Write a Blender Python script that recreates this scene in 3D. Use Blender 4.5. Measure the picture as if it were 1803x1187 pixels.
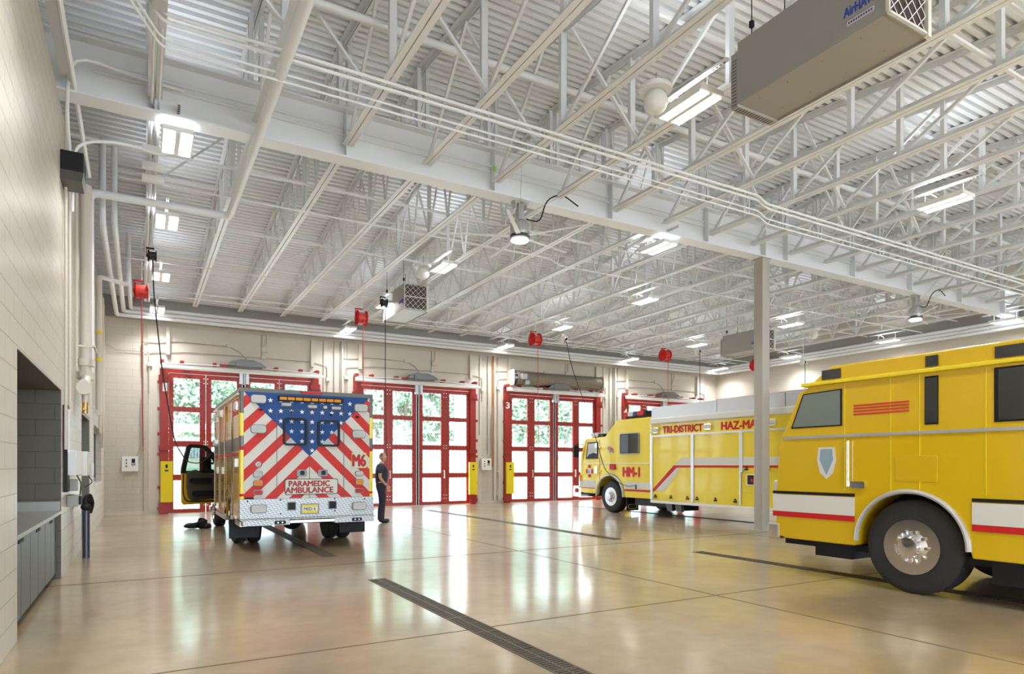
import bpy, math, random
from mathutils import Vector, Matrix
random.seed(7)
PI = math.pi
R = math.radians
S = bpy.context.scene
COL = S.collection
for o in list(bpy.data.objects): bpy.data.objects.remove(o)

# ------------------------------------------------------------------ camera, world, sun, exposure
cd = bpy.data.cameras.new('camera'); cam = bpy.data.objects.new('camera', cd); COL.objects.link(cam)
cam.location = (0, 0, 1.45); cam.rotation_euler = (R(90), 0, R(-29.84))
cd.sensor_width = 36.0; cd.lens = 36.0 * 1141 / 1803; cd.shift_y = (820 - 593.5) / 1803
cd.clip_start = 0.05; cd.clip_end = 400
S.camera = cam
W = bpy.data.worlds.new('world'); S.world = W; W.use_nodes = True
bg = W.node_tree.nodes['Background']; bg.inputs['Color'].default_value = (0.72, 0.86, 1.0, 1); bg.inputs['Strength'].default_value = 8.6
sd = bpy.data.lights.new('sun', 'SUN'); sun = bpy.data.objects.new('sun', sd); COL.objects.link(sun)
sd.energy = 16.0; sd.angle = R(1.0); sd.color = (1.0, 0.95, 0.86)
sdir = Vector((0.62, -0.16, -0.95)); sun.rotation_euler = sdir.to_track_quat('-Z', 'Y').to_euler(); sun.location = (-20, 40, 40)
S.view_settings.view_transform = 'Standard'; S.view_settings.look = 'None'
S.view_settings.gamma = 1.0; S.view_settings.use_curve_mapping = False
S.view_settings.exposure = 0.62
LAMP_DOWN, LAMP_FILL, LAMP_GLOW = 36.0, 8.0, 8.0

# ------------------------------------------------------------------ materials
MATS = {}
def mat(name, col=(.8, .8, .8), rough=.5, metal=0.0, emit=0.0, coat=0.0, spec=.5, nz=0.0, nscale=8.0, bump=0.0, bscale=60.0):
    if name in MATS: return MATS[name]
    m = bpy.data.materials.new(name); m.use_nodes = True; MATS[name] = m
    nt = m.node_tree; b = nt.nodes['Principled BSDF']
    b.inputs['Base Color'].default_value = (*col, 1); b.inputs['Roughness'].default_value = rough
    b.inputs['Metallic'].default_value = metal; b.inputs['Coat Weight'].default_value = coat
    b.inputs['Coat Roughness'].default_value = .06; b.inputs['Specular IOR Level'].default_value = spec
    if emit:
        b.inputs['Emission Color'].default_value = (*col, 1); b.inputs['Emission Strength'].default_value = emit
    if nz:
        tc = nt.nodes.new('ShaderNodeTexCoord'); n = nt.nodes.new('ShaderNodeTexNoise'); n.inputs['Scale'].default_value = nscale
        n.inputs['Detail'].default_value = 5; nt.links.new(tc.outputs['Object'], n.inputs['Vector'])
        mx = nt.nodes.new('ShaderNodeMix'); mx.data_type = 'RGBA'
        mx.inputs['A'].default_value = (*[c * (1 - nz) for c in col], 1); mx.inputs['B'].default_value = (*[min(1, c * (1 + nz)) for c in col], 1)
        nt.links.new(n.outputs['Fac'], mx.inputs['Factor']); nt.links.new(mx.outputs['Result'], b.inputs['Base Color'])
    if bump:
        tc = nt.nodes.new('ShaderNodeTexCoord'); n = nt.nodes.new('ShaderNodeTexNoise'); n.inputs['Scale'].default_value = bscale
        bp = nt.nodes.new('ShaderNodeBump'); bp.inputs['Strength'].default_value = bump; bp.inputs['Distance'].default_value = .01
        nt.links.new(tc.outputs['Object'], n.inputs['Vector']); nt.links.new(n.outputs['Fac'], bp.inputs['Height']); nt.links.new(bp.outputs['Normal'], b.inputs['Normal'])
    return m

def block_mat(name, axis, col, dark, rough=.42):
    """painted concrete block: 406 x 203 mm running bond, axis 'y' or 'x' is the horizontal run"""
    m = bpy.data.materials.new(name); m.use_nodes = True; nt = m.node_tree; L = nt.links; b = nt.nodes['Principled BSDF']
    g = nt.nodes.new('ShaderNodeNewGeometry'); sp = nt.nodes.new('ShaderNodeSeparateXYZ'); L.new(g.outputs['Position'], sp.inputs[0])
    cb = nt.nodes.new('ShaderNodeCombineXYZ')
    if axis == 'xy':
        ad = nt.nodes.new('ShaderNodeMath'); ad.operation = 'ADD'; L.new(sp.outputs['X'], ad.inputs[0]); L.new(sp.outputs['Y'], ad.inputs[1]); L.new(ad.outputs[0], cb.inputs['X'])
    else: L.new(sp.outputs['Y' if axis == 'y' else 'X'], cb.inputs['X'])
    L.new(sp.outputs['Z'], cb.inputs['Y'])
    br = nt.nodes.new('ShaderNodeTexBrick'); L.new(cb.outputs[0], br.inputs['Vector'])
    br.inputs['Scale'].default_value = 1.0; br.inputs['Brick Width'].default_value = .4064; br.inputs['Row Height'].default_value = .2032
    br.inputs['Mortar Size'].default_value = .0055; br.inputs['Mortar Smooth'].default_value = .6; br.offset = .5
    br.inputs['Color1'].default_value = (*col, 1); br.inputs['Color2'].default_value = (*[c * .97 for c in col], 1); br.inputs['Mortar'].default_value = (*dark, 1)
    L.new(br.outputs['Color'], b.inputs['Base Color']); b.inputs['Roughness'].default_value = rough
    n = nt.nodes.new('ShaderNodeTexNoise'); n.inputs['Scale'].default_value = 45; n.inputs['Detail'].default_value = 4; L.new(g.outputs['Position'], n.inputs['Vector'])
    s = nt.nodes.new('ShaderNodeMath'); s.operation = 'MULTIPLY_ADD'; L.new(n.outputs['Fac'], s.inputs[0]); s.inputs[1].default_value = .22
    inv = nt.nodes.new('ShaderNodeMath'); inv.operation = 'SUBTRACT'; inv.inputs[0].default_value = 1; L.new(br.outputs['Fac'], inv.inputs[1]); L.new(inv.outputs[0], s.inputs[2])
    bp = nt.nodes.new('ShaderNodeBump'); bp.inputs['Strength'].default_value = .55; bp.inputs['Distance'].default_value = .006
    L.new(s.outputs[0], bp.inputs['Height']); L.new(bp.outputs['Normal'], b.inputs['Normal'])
    return m

def floor_mat():
    m = bpy.data.materials.new('polished_concrete'); m.use_nodes = True; nt = m.node_tree; L = nt.links; b = nt.nodes['Principled BSDF']
    N = nt.nodes.new
    g = N('ShaderNodeNewGeometry'); P = g.outputs['Position']
    def noise(sc, det=6, dist=0.0, rough=.6):
        n = N('ShaderNodeTexNoise'); n.inputs['Scale'].default_value = sc; n.inputs['Detail'].default_value = det
        n.inputs['Distortion'].default_value = dist; n.inputs['Roughness'].default_value = rough; L.new(P, n.inputs['Vector']); return n.outputs['Fac']
    def ramp(fac, stops):
        r = N('ShaderNodeValToRGB'); e = r.color_ramp.elements
        while len(e) < len(stops): e.new(.5)
        for i, (p, c) in enumerate(stops): e[i].position = p; e[i].color = (*c, 1)
        L.new(fac, r.inputs['Fac']); return r.outputs['Color']
    c1 = ramp(noise(.45, 6, .2), [(.30, (.27, .190, .102)), (.48, (.37, .270, .155)), (.62, (.43, .330, .205)), (.8, (.48, .385, .26))])
    c2 = ramp(noise(4.2, 8, .3), [(.3, (.82, .80, .78)), (.7, (1.08, 1.06, 1.03))])
    mx = N('ShaderNodeMix'); mx.data_type = 'RGBA'; mx.blend_type = 'MULTIPLY'; mx.inputs['Factor'].default_value = .8
    L.new(c1, mx.inputs['A']); L.new(c2, mx.inputs['B'])
    sp = N('ShaderNodeSeparateXYZ'); L.new(P, sp.inputs[0])
    def lines(out, origin, step, w):
        a = N('ShaderNodeMath'); a.operation = 'SUBTRACT'; L.new(out, a.inputs[0]); a.inputs[1].default_value = origin - step / 2
        f = N('ShaderNodeMath'); f.operation = 'PINGPONG'; L.new(a.outputs[0], f.inputs[0]); f.inputs[1].default_value = step / 2
        c = N('ShaderNodeMath'); c.operation = 'GREATER_THAN'; L.new(f.outputs[0], c.inputs[0]); c.inputs[1].default_value = step / 2 - w
        return c.outputs[0]
    j1 = lines(sp.outputs['X'], 5.58, 5.5, .018); j2 = lines(sp.outputs['Y'], 9.5, 4.35, .016)
    gt = N('ShaderNodeMath'); gt.operation = 'GREATER_THAN'; L.new(sp.outputs['X'], gt.inputs[0]); gt.inputs[1].default_value = 2.0
    jm = N('ShaderNodeMath'); jm.operation = 'MULTIPLY'; L.new(j1, jm.inputs[0]); L.new(gt.outputs[0], jm.inputs[1]); j1 = jm.outputs[0]
    wd = N('ShaderNodeMath'); wd.operation = 'COMPARE'; L.new(sp.outputs['Y'], wd.inputs[0]); wd.inputs[1].default_value = 9.5; wd.inputs[2].default_value = .03
    wm = N('ShaderNodeMath'); wm.operation = 'MAXIMUM'; L.new(wd.outputs[0], wm.inputs[0]); L.new(j2, wm.inputs[1]); j2 = wm.outputs[0]
    mxx = N('ShaderNodeMath'); mxx.operation = 'MAXIMUM'; L.new(j1, mxx.inputs[0]); L.new(j2, mxx.inputs[1])
    m2 = N('ShaderNodeMix'); m2.data_type = 'RGBA'; L.new(mxx.outputs[0], m2.inputs['Factor']); L.new(mx.outputs['Result'], m2.inputs['A']); m2.inputs['B'].default_value = (.17, .12, .08, 1)
    L.new(m2.outputs['Result'], b.inputs['Base Color'])
    rr = N('ShaderNodeMapRange'); L.new(noise(1.3, 3, 0), rr.inputs['Value']); rr.inputs['From Min'].default_value = .3; rr.inputs['From Max'].default_value = .7
    rr.inputs['To Min'].default_value = .28; rr.inputs['To Max'].default_value = .36; 
    def fade(v0, v1, sock, src=None):                       # the joints are open grooves: dull where the slab is polished
        m_ = N('ShaderNodeMix'); m_.data_type = 'FLOAT'; L.new(mxx.outputs[0], m_.inputs['Factor']); m_.inputs['A'].default_value = v0; m_.inputs['B'].default_value = v1
        if src: L.new(src, m_.inputs['A'])
        L.new(m_.outputs['Result'], b.inputs[sock])
    fade(.2, .8, 'Roughness', rr.outputs[0]); fade(.8, .1, 'Specular IOR Level'); fade(.7, 0, 'Coat Weight'); b.inputs['Coat Roughness'].default_value = .12
    bp = N('ShaderNodeBump'); bp.inputs['Strength'].default_value = .05; bp.inputs['Distance'].default_value = .01; L.new(noise(1.6, 2, 0), bp.inputs['Height']); L.new(bp.outputs['Normal'], b.inputs['Normal'])
    L.new(bp.outputs['Normal'], b.inputs['Coat Normal'])
    return m

def glass_mat(name, tint, gl=.10, rough=.02):
    m = bpy.data.materials.new(name); m.use_nodes = True; nt = m.node_tree; L = nt.links
    nt.nodes.remove(nt.nodes['Principled BSDF'])
    t = nt.nodes.new('ShaderNodeBsdfTransparent'); t.inputs['Color'].default_value = (*tint, 1)
    g = nt.nodes.new('ShaderNodeBsdfGlossy'); g.inputs['Roughness'].default_value = rough
    mx = nt.nodes.new('ShaderNodeMixShader'); mx.inputs[0].default_value = gl
    L.new(t.outputs[0], mx.inputs[1]); L.new(g.outputs[0], mx.inputs[2]); L.new(mx.outputs[0], nt.nodes['Material Output'].inputs['Surface'])
    return m

def diamond_mat():
    m = mat('diamond_plate', (.50, .51, .51), .45, .55); nt = m.node_tree; L = nt.links; b = nt.nodes['Principled BSDF']
    g = nt.nodes.new('ShaderNodeTexCoord'); ck = nt.nodes.new('ShaderNodeTexChecker'); mp = nt.nodes.new('ShaderNodeMapping')
    mp.inputs['Rotation'].default_value = (R(45), R(45), R(45)); L.new(g.outputs['Object'], mp.inputs[0]); L.new(mp.outputs[0], ck.inputs['Vector']); ck.inputs['Scale'].default_value = 45
    ck.inputs['Color1'].default_value = (.30, .31, .31, 1); ck.inputs['Color2'].default_value = (.60, .61, .61, 1); L.new(ck.outputs['Color'], b.inputs['Base Color'])
    bp = nt.nodes.new('ShaderNodeBump'); bp.inputs['Strength'].default_value = .6; bp.inputs['Distance'].default_value = .004
    L.new(ck.outputs['Fac'], bp.inputs['Height']); L.new(bp.outputs['Normal'], b.inputs['Normal'])
    return m

M_white = mat('white_steel_paint', (.82, .84, .87), .42)
M_chord = mat('joist_paint', (.77, .79, .82), .38)
M_deck = mat('white_deck_paint', (.86, .89, .93), .55)
M_beige = mat('beige_paint', (.60, .55, .475), .45)
M_beige2 = mat('beige_trim_paint', (.66, .60, .52), .4)
M_conduit = mat('wall_conduit_paint', (.44, .385, .315), .45)
M_block_l = block_mat('block_left', 'y', (.60, .545, .46), (.38, .335, .275), .33)
M_block_f = block_mat('block_far', 'x', (.60, .545, .465), (.50, .45, .38), .42)
M_block_shade = block_mat('block_niche_shade', 'xy', (.105, .088, .066), (.06, .05, .04), .45)  # ordinary block darkened: the recess's shade is put into its colour
M_floor = floor_mat()
M_black = mat('black_plastic', (.014, .014, .016), .5, spec=.25)
M_bezel = mat('dark_bezel', (.16, .16, .16), .4, .4)
M_rubber = mat('tyre_rubber', (.025, .024, .024), .7, nz=.3, nscale=30)
M_dark = mat('dark_grey', (.07, .068, .06), .4)
M_grey = mat('grey_sheet_metal', (.36, .35, .32), .4, nz=.05, nscale=2)
M_unit = mat('unit_taupe_paint', (.33, .32, .30), .42)
M_galv = mat('galvanized', (.55, .56, .57), .32, .8)
M_chrome = mat('chrome', (.85, .85, .86), .12, 1.0)
M_alu = mat('aluminium', (.60, .60, .61), .4, .7)
M_brass = mat('brass', (.55, .36, .12), .3, .9)
M_red = mat('door_red', (.36, .022, .014), .38, nz=.12, nscale=1.5)
M_redv = mat('vivid_red', (.60, .022, .022), .45, spec=.2)
M_stripe = mat('stripe_red', (.66, .045, .04), .5, spec=.2)
M_wht = mat('clean_white', (.82, .82, .80), .4)
M_cream = mat('reflective_white', (.72, .70, .64), .5, spec=.25)
M_blue = mat('field_blue', (.010, .065, .25), .45, spec=.25)
M_yel = mat('truck_yellow', (.88, .68, .025), .3, coat=.25, spec=.3)
M_yeld = mat('engine_yellow', (.72, .46, .004), .26, coat=.5)
M_yela = mat('ambulance_yellow', (.72, .40, .005), .18, coat=.8)
M_safe = mat('safety_yellow', (.86, .68, .01), .4)
M_olive = mat('olive_frame', (.10, .095, .07), .3)
M_amber = mat('amber_lens', (.80, .30, .008), .4, spec=.2)
M_lensr = mat('red_lens', (.55, .010, .010), .35, spec=.25)
M_lensw = mat('clear_lens', (.62, .62, .60), .3, spec=.3, bump=.6, bscale=90)
M_glass = glass_mat('door_glass', (.93, .97, .96), .07)
M_tint = mat('tinted_glass', (.012, .014, .015), .05, coat=1.0)
M_veh = glass_mat('cab_glass', (.55, .60, .58), .18)
M_diam = diamond_mat()
M_steelcab = mat('brushed_steel', (.085, .09, .10), .32, .75, nz=.08, nscale=3)
M_counter = mat('steel_counter', (.42, .40, .37), .30, .6)
M_grate = mat('cast_grate', (.11, .085, .055), .5, .3)
M_leaf = mat('leaf_green_hazy', (.40, .52, .38), .55, nz=.4, nscale=.8)  # both leaf tones paled: haze of the door glass put into the colour
M_leaf2 = mat('leaf_pale_hazy', (.54, .64, .50), .55, nz=.35, nscale=.8)
M_bark = mat('bark', (.22, .17, .13), .8)
M_grass = mat('lawn', (.10, .17, .10), .8, nz=.2, nscale=.6)
M_conc = mat('outside_concrete', (.46, .45, .43), .7)
M_skin = mat('skin', (.56, .31, .21), .5)
M_hair = mat('cropped_hair', (.16, .11, .08), .7)
M_navy = mat('navy_cotton', (.028, .032, .055), .8)
M_navy2 = mat('navy_trouser', (.017, .020, .040), .8)
M_orange = mat('orange_conduit', (.62, .22, .06), .5)
M_green = mat('green_tag', (.25, .62, .05), .5)
M_glow = mat('lamp_glow', (1.0, .98, .94), .5, emit=LAMP_GLOW)

# ------------------------------------------------------------------ geometry helpers
class MB:
    def __init__(s): s.v = []; s.f = []; s.m = []
    def add(s, vs, fs, m=0):
        k = len(s.v); s.v += [tuple(p) for p in vs]; s.f += [tuple(i + k for i in f) for f in fs]; s.m += [m] * len(fs); return s
    def box(s, x0, x1, y0, y1, z0, z1, m=0):
        x0, x1 = min(x0, x1), max(x0, x1); y0, y1 = min(y0, y1), max(y0, y1); z0, z1 = min(z0, z1), max(z0, z1)
        return s.add([(x0, y0, z0), (x1, y0, z0), (x1, y1, z0), (x0, y1, z0), (x0, y0, z1), (x1, y0, z1), (x1, y1, z1), (x0, y1, z1)],
                     [(0, 3, 2, 1), (4, 5, 6, 7), (0, 1, 5, 4), (1, 2, 6, 5), (2, 3, 7, 6), (3, 0, 4, 7)], m)
    def bar(s, p0, p1, w, h, m=0, up=(0, 0, 1)):
        p0, p1 = Vector(p0), Vector(p1); d = (p1 - p0).normalized(); u = Vector(up)
        if abs(d.dot(u)) > .95: u = Vector((1, 0, 0))
        a = d.cross(u).normalized(); b = a.cross(d).normalized(); vs = []
        for p in (p0, p1):
            for i, j in ((-1, -1), (1, -1), (1, 1), (-1, 1)): vs.append(p + a * i * w / 2 + b * j * h / 2)
        return s.add(vs, [(0, 1, 2, 3), (7, 6, 5, 4), (0, 4, 5, 1), (1, 5, 6, 2), (2, 6, 7, 3), (3, 7, 4, 0)], m)
    def cyl(s, p0, p1, r0, r1=None, n=14, m=0):
        r1 = r0 if r1 is None else r1; p0, p1 = Vector(p0), Vector(p1); d = (p1 - p0).normalized()
        a = d.orthogonal().normalized(); b = d.cross(a); vs = []
        for p, r in ((p0, r0), (p1, r1)):
            for i in range(n): t = 2 * PI * i / n; vs.append(p + (a * math.cos(t) + b * math.sin(t)) * r)
        fs = [(i, (i + 1) % n, n + (i + 1) % n, n + i) for i in range(n)] + [tuple(range(n))[::-1], tuple(range(n, 2 * n))]
        return s.add(vs, fs, m)
    def tube(s, pts, r, n=8, m=0, fillet=0.0):
        pts = [Vector(p) for p in pts]
        if fillet and len(pts) > 2:
            q = [pts[0]]
            for i in range(1, len(pts) - 1):
                a, b, c = pts[i - 1], pts[i], pts[i + 1]; k = min(fillet, (a - b).length * .45, (c - b).length * .45)
                p, e = b + (a - b).normalized() * k, b + (c - b).normalized() * k
                for t in (0, .25, .5, .75, 1): q.append(p * (1 - t) ** 2 + b * 2 * t * (1 - t) + e * t * t)
            pts = q + [pts[-1]]
        vs = []; prev = None
        for i, p in enumerate(pts):
            d = ((pts[min(i + 1, len(pts) - 1)] - p).normalized() + (p - pts[max(i - 1, 0)]).normalized())
            d = d.normalized() if d.length > 1e-6 else Vector((0, 0, 1))
            a = d.orthogonal().normalized() if prev is None else (prev - d * prev.dot(d)).normalized()
            prev = a; b = d.cross(a)
            for k in range(n): t = 2 * PI * k / n; vs.append(p + (a * math.cos(t) + b * math.sin(t)) * r)
        fs = []
        for i in range(len(pts) - 1):
            for k in range(n): fs.append((i * n + k, i * n + (k + 1) % n, (i + 1) * n + (k + 1) % n, (i + 1) * n + k))
        e = (len(pts) - 1) * n; fs += [tuple(range(n))[::-1], tuple(range(e, e + n))]
        return s.add(vs, fs, m)
    def prism(s, poly, plane, c0, c1, m=0):
        def mk(a, b, c): return {'xz': (a, c, b), 'yz': (c, a, b), 'xy': (a, b, c)}[plane]
        n = len(poly); vs = [mk(a, b, c0) for a, b in poly] + [mk(a, b, c1) for a, b in poly]
        return s.add(vs, [tuple(range(n))[::-1], tuple(range(n, 2 * n))] + [(i, (i + 1) % n, n + (i + 1) % n, n + i) for i in range(n)], m)
    def lathe(s, prof, org, axis, n=24, m=0):
        org = Vector(org); d = Vector(axis).normalized(); a = d.orthogonal().normalized(); b = d.cross(a); vs = []
        for r, h in prof:
            for i in range(n): t = 2 * PI * i / n; vs.append(org + d * h + (a * math.cos(t) + b * math.sin(t)) * r)
        fs = []
        for j in range(len(prof) - 1):
            for i in range(n): fs.append((j * n + i, j * n + (i + 1) % n, (j + 1) * n + (i + 1) % n, (j + 1) * n + i))
        k = (len(prof) - 1) * n; fs += [tuple(range(n))[::-1], tuple(range(k, k + n))]
        return s.add(vs, fs, m)
    def ball(s, c, r, m=0, sc=(1, 1, 1), nu=18, nv=12):
        vs = []; fs = []
        for j in range(1, nv):
            for i in range(nu):
                t, p = 2 * PI * i / nu, PI * j / nv
                vs.append((c[0] + r * sc[0] * math.sin(p) * math.cos(t), c[1] + r * sc[1] * math.sin(p) * math.sin(t), c[2] + r * sc[2] * math.cos(p)))
        for j in range(nv - 2):
            for i in range(nu): fs.append((j * nu + i, (j + 1) * nu + i, (j + 1) * nu + (i + 1) % nu, j * nu + (i + 1) % nu))
        vs += [(c[0], c[1], c[2] + r * sc[2]), (c[0], c[1], c[2] - r * sc[2])]; t = len(vs) - 2; k = (nv - 2) * nu
        fs += [(t, i, (i + 1) % nu) for i in range(nu)] + [(t + 1, k + (i + 1) % nu, k + i) for i in range(nu)]
        return s.add(vs, fs, m)
    def rrect(s, plane, a0, a1, b0, b1, r, c0, c1, m=0, n=5):
        poly = []
        for (ca, cb, t0) in ((a1 - r, b1 - r, 0), (a0 + r, b1 - r, 90), (a0 + r, b0 + r, 180), (a1 - r, b0 + r, 270)):
            for i in range(n + 1): t = R(t0 + 90 * i / n); poly.append((ca + r * math.cos(t), cb + r * math.sin(t)))
        return s.prism(poly, plane, c0, c1, m)
    def rring(s, plane, a0, a1, b0, b1, r, w, c0, c1, m=0, n=5):
        def loop(a0, a1, b0, b1, r):
            o = []
            for (ca, cb, t0) in ((a1 - r, b1 - r, 0), (a0 + r, b1 - r, 90), (a0 + r, b0 + r, 180), (a1 - r, b0 + r, 270)):
                for i in range(n + 1): t = R(t0 + 90 * i / n); o.append((ca + r * math.cos(t), cb + r * math.sin(t)))
            return o
        o = loop(a0, a1, b0, b1, r); i_ = loop(a0 + w, a1 - w, b0 + w, b1 - w, max(r - w, .002)); N = len(o)
        def mk(a, b, c): return {'xz': (a, c, b), 'yz': (c, a, b), 'xy': (a, b, c)}[plane]
        vs = [mk(*p, c0) for p in o] + [mk(*p, c0) for p in i_] + [mk(*p, c1) for p in o] + [mk(*p, c1) for p in i_]; fs = []
        for k in range(N):
            q = (k + 1) % N; fs += [(k, q, N + q, N + k), (2 * N + k, 3 * N + k, 3 * N + q, 2 * N + q), (k, 2 * N + k, 2 * N + q, q), (N + k, N + q, 3 * N + q, 3 * N + k)]
        return s.add(vs, fs, m)
    def text(s, txt, org, face, w, h, m=0, depth=.003, bold=.02):
        """centred lettering; face '-y' is read by someone looking along +y, '-x' by someone looking along +x"""
        cu = bpy.data.curves.new('t', 'FONT'); cu.body = txt; cu.size = 1; cu.extrude = .5; cu.offset = 0; cu.resolution_u = 3
        to = bpy.data.objects.new('t', cu); COL.objects.link(to)
        me = bpy.data.meshes.new_from_object(to.evaluated_get(bpy.context.evaluated_depsgraph_get()))
        xs = [v.co.x for v in me.vertices]; ys = [v.co.y for v in me.vertices]; x0, x1, y0, y1 = min(xs), max(xs), min(ys), max(ys)
        ux, un = {'-y': (Vector((1, 0, 0)), Vector((0, -1, 0))), '-x': (Vector((0, -1, 0)), Vector((-1, 0, 0))), '-y_in': (Vector((1, 0, 0)), Vector((0, -1, 0)))}[face]
        O = Vector(org); uz = Vector((0, 0, 1)); vs = []
        for v in me.vertices: vs.append(O + ux * ((v.co.x - (x0 + x1) / 2) / (x1 - x0) * w) + uz * ((v.co.y - (y0 + y1) / 2) / (y1 - y0) * h) + un * (v.co.z * 2 * depth))
        k = bold * h * 1.3                                       # a heavier face: the same outline struck five times
        for q, (i, j) in enumerate(((0, 0), (1, 0), (-1, 0), (0, .7), (0, -.7))): s.add([p + ux * i * k + uz * j * k - un * q * .00008 for p in vs], [tuple(p.vertices) for p in me.polygons], m)
        bpy.data.objects.remove(to); bpy.data.curves.remove(cu); bpy.data.meshes.remove(me); return s
    def build(s, name, mats, parent=None, loc=None, smooth=False, bevel=0.0, rel=True):
        if not isinstance(mats, (list, tuple)): mats = [mats]
        off = Vector((0, 0, 0))
        if parent is not None and rel: off = world_loc(parent)
        elif loc is not None: off = Vector(loc)
        me = bpy.data.meshes.new(name); me.from_pydata([tuple(Vector(p) - off) for p in s.v], [], s.f)
        for m in mats: me.materials.append(m)
        me.polygons.foreach_set('material_index', s.m)
        import bmesh
        bm = bmesh.new(); bm.from_mesh(me); bmesh.ops.recalc_face_normals(bm, faces=bm.faces); bm.to_mesh(me); bm.free()
        if smooth: me.polygons.foreach_set('use_smooth', [True] * len(me.polygons))
        me.update()
        o = bpy.data.objects.new(name, me); COL.objects.link(o)
        if parent is not None: o.parent = parent
        elif loc is not None: o.location = loc
        if smooth and smooth != 'full':
            try: me.set_sharp_from_angle(angle=R(40))
            except Exception: pass
        if bevel:
            b = o.modifiers.new('bevel', 'BEVEL'); b.width = bevel; b.segments = 2; b.limit_method = 'ANGLE'; b.angle_limit = R(40)
        return o
def world_loc(o):
    p = Vector(o.location)
    while o.parent: o = o.parent; p += Vector(o.location)
    return p
def tag(o, label=None, cat=None, group=None, kind=None):
    if label: o['label'] = label
    if cat: o['category'] = cat
    if group: o['group'] = group
    if kind: o['kind'] = kind
    return o
def thing(name, label, cat, loc=(0, 0, 0), group=None, rz=0, kind=None):
    o = bpy.data.objects.new(name, None); COL.objects.link(o); o.location = loc; o.rotation_euler = (0, 0, rz); o.empty_display_size = .2
    return tag(o, label, cat, group, kind)
def struct(name, mb, m, loc=None, **k):
    return tag(mb.build(name, m, loc=loc, **k), kind='structure')
def copy_tree(o, loc=None, label=None, parent=None):
    c = o.copy(); COL.objects.link(c)
    if parent is not None: c.parent = parent
    if loc is not None: c.location = loc
    if label: c['label'] = label
    for ch in list(o.children): copy_tree(ch, parent=c)
    return c
def roof(y):
    """height of the deck underside: a low ridge over the girder, falling both ways"""
    return 7.83 - (.115 * (y - 9.73) if y > 9.73 else .09 * (9.73 - max(y, -3.0)))
XL, XR, YF, YB, ZD = -0.88, 23.95, 22.1, -8.0, 7.72
# ------------------------------------------------------------------ the shell
struct('floor', MB().box(XL - 1.2, XR + .3, YB - .3, 22.42, -.3, 0), M_floor)
mb = MB(); y = YB; P = []            # corrugated roof deck, ribs run left to right
while y < YF:
    z = roof(y + .07); P += [(y, z), (y + .074, z), (y + .084, z + .075), (y + .1424, z + .075)]; y += .1524
P = P + [(y, roof(y)), (y, roof(y) + .3), (9.73, 8.13), (-3, roof(-3) + .3), (YB, roof(YB) + .3)]
n = len(P); x0, x1 = XL - .7, XR + .3
mb.add([(x0, a, b) for a, b in P] + [(x1, a, b) for a, b in P], [(i, (i + 1) % n, n + (i + 1) % n, n + i) for i in range(n)])
struct('ceiling', mb, M_deck)
def wall_with_holes(mb, axis, a0, a1, z0, z1, c0, c1, holes, m=0):
    xs = sorted({a0, a1, *[h[0] for h in holes], *[h[1] for h in holes]}); zs = sorted({z0, z1, *[h[2] for h in holes], *[h[3] for h in holes]})
    for i in range(len(xs) - 1):
        for j in range(len(zs) - 1):
            ca, cz = (xs[i] + xs[i + 1]) / 2, (zs[j] + zs[j + 1]) / 2
            if any(h[0] < ca < h[1] and h[2] < cz < h[3] for h in holes): continue
            if axis == 'y': mb.box(c0, c1, xs[i], xs[i + 1], zs[j], zs[j + 1], m)
            else: mb.box(xs[i], xs[i + 1], c0, c1, zs[j], zs[j + 1], m)
NY0, NY1 = 6.66, 10.1
mb = MB(); wall_with_holes(mb, 'y', YB, YF, 0, 6.04, XL - .3, XL, [(NY0, NY1, 0, 2.42), (13.4, 15.5, 0, 2.41), (16.8, 19.9, 1.05, 2.35)])
struct('wall_left', mb, M_block_l)
mb = MB(); mb.box(XL - .65, XL - .45, YB, YF, 6.04, ZD + .1); mb.box(XL - .65, XL - .02, YB, YF, 5.98, 6.05)
struct('trim_1', mb, M_grey)
# niche lining in shade-darkened block: the recess behind the left wall opening
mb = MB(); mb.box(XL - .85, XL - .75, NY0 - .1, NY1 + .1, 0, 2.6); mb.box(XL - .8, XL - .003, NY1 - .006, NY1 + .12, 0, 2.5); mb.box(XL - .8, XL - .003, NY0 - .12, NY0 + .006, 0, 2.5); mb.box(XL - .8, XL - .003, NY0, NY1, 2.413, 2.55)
struct('trim_2', mb, M_block_shade)
# doorway and window on the left wall
d = thing('door_5', 'dark door set deep in the left block wall behind the black post', 'door', (XL - .2, 14.45, 0), kind='structure')
mb = MB(); mb.box(XL - .30, XL - .24, 13.4, 15.5, 0, 2.41); mb.build('door_leaf', M_dark, d)
mb = MB(); mb.box(XL - .24, XL - .005, 15.44, 15.499, 0, 2.41); mb.box(XL - .24, XL - .005, 13.401, 13.46, 0, 2.41); mb.box(XL - .24, XL - .005, 13.46, 15.44, 2.35, 2.409); mb.build('door_frame', mat('brown_frame', (.16, .135, .11), .45), d)
mb = MB(); mb.cyl((XL - .24, 14.9, 1.02), (XL - .16, 14.9, 1.02), .035); mb.ball((XL - .14, 14.9, 1.02), .045); mb.build('door_knob', M_chrome, d, smooth=True)
w = thing('window_1', 'narrow interior window in the left wall near the far corner', 'window', (XL - .15, 18.35, 1.05), kind='structure')
mb = MB(); mb.rring('yz', 16.81, 19.89, 1.06, 2.34, .01, .09, XL - .2, XL - .12); mb.box(XL - .2, XL - .12, 18.3, 18.4, 1.1, 2.3); mb.build('window_frame', M_dark, w)
MB().box(XL - .17, XL - .15, 16.9, 19.8, 1.14, 2.26).build('pane', M_tint, w)
MB().box(XL - .12, XL + .03, 16.8, 19.9, 1.0, 1.049).build('window_sill', M_beige, w)
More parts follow.
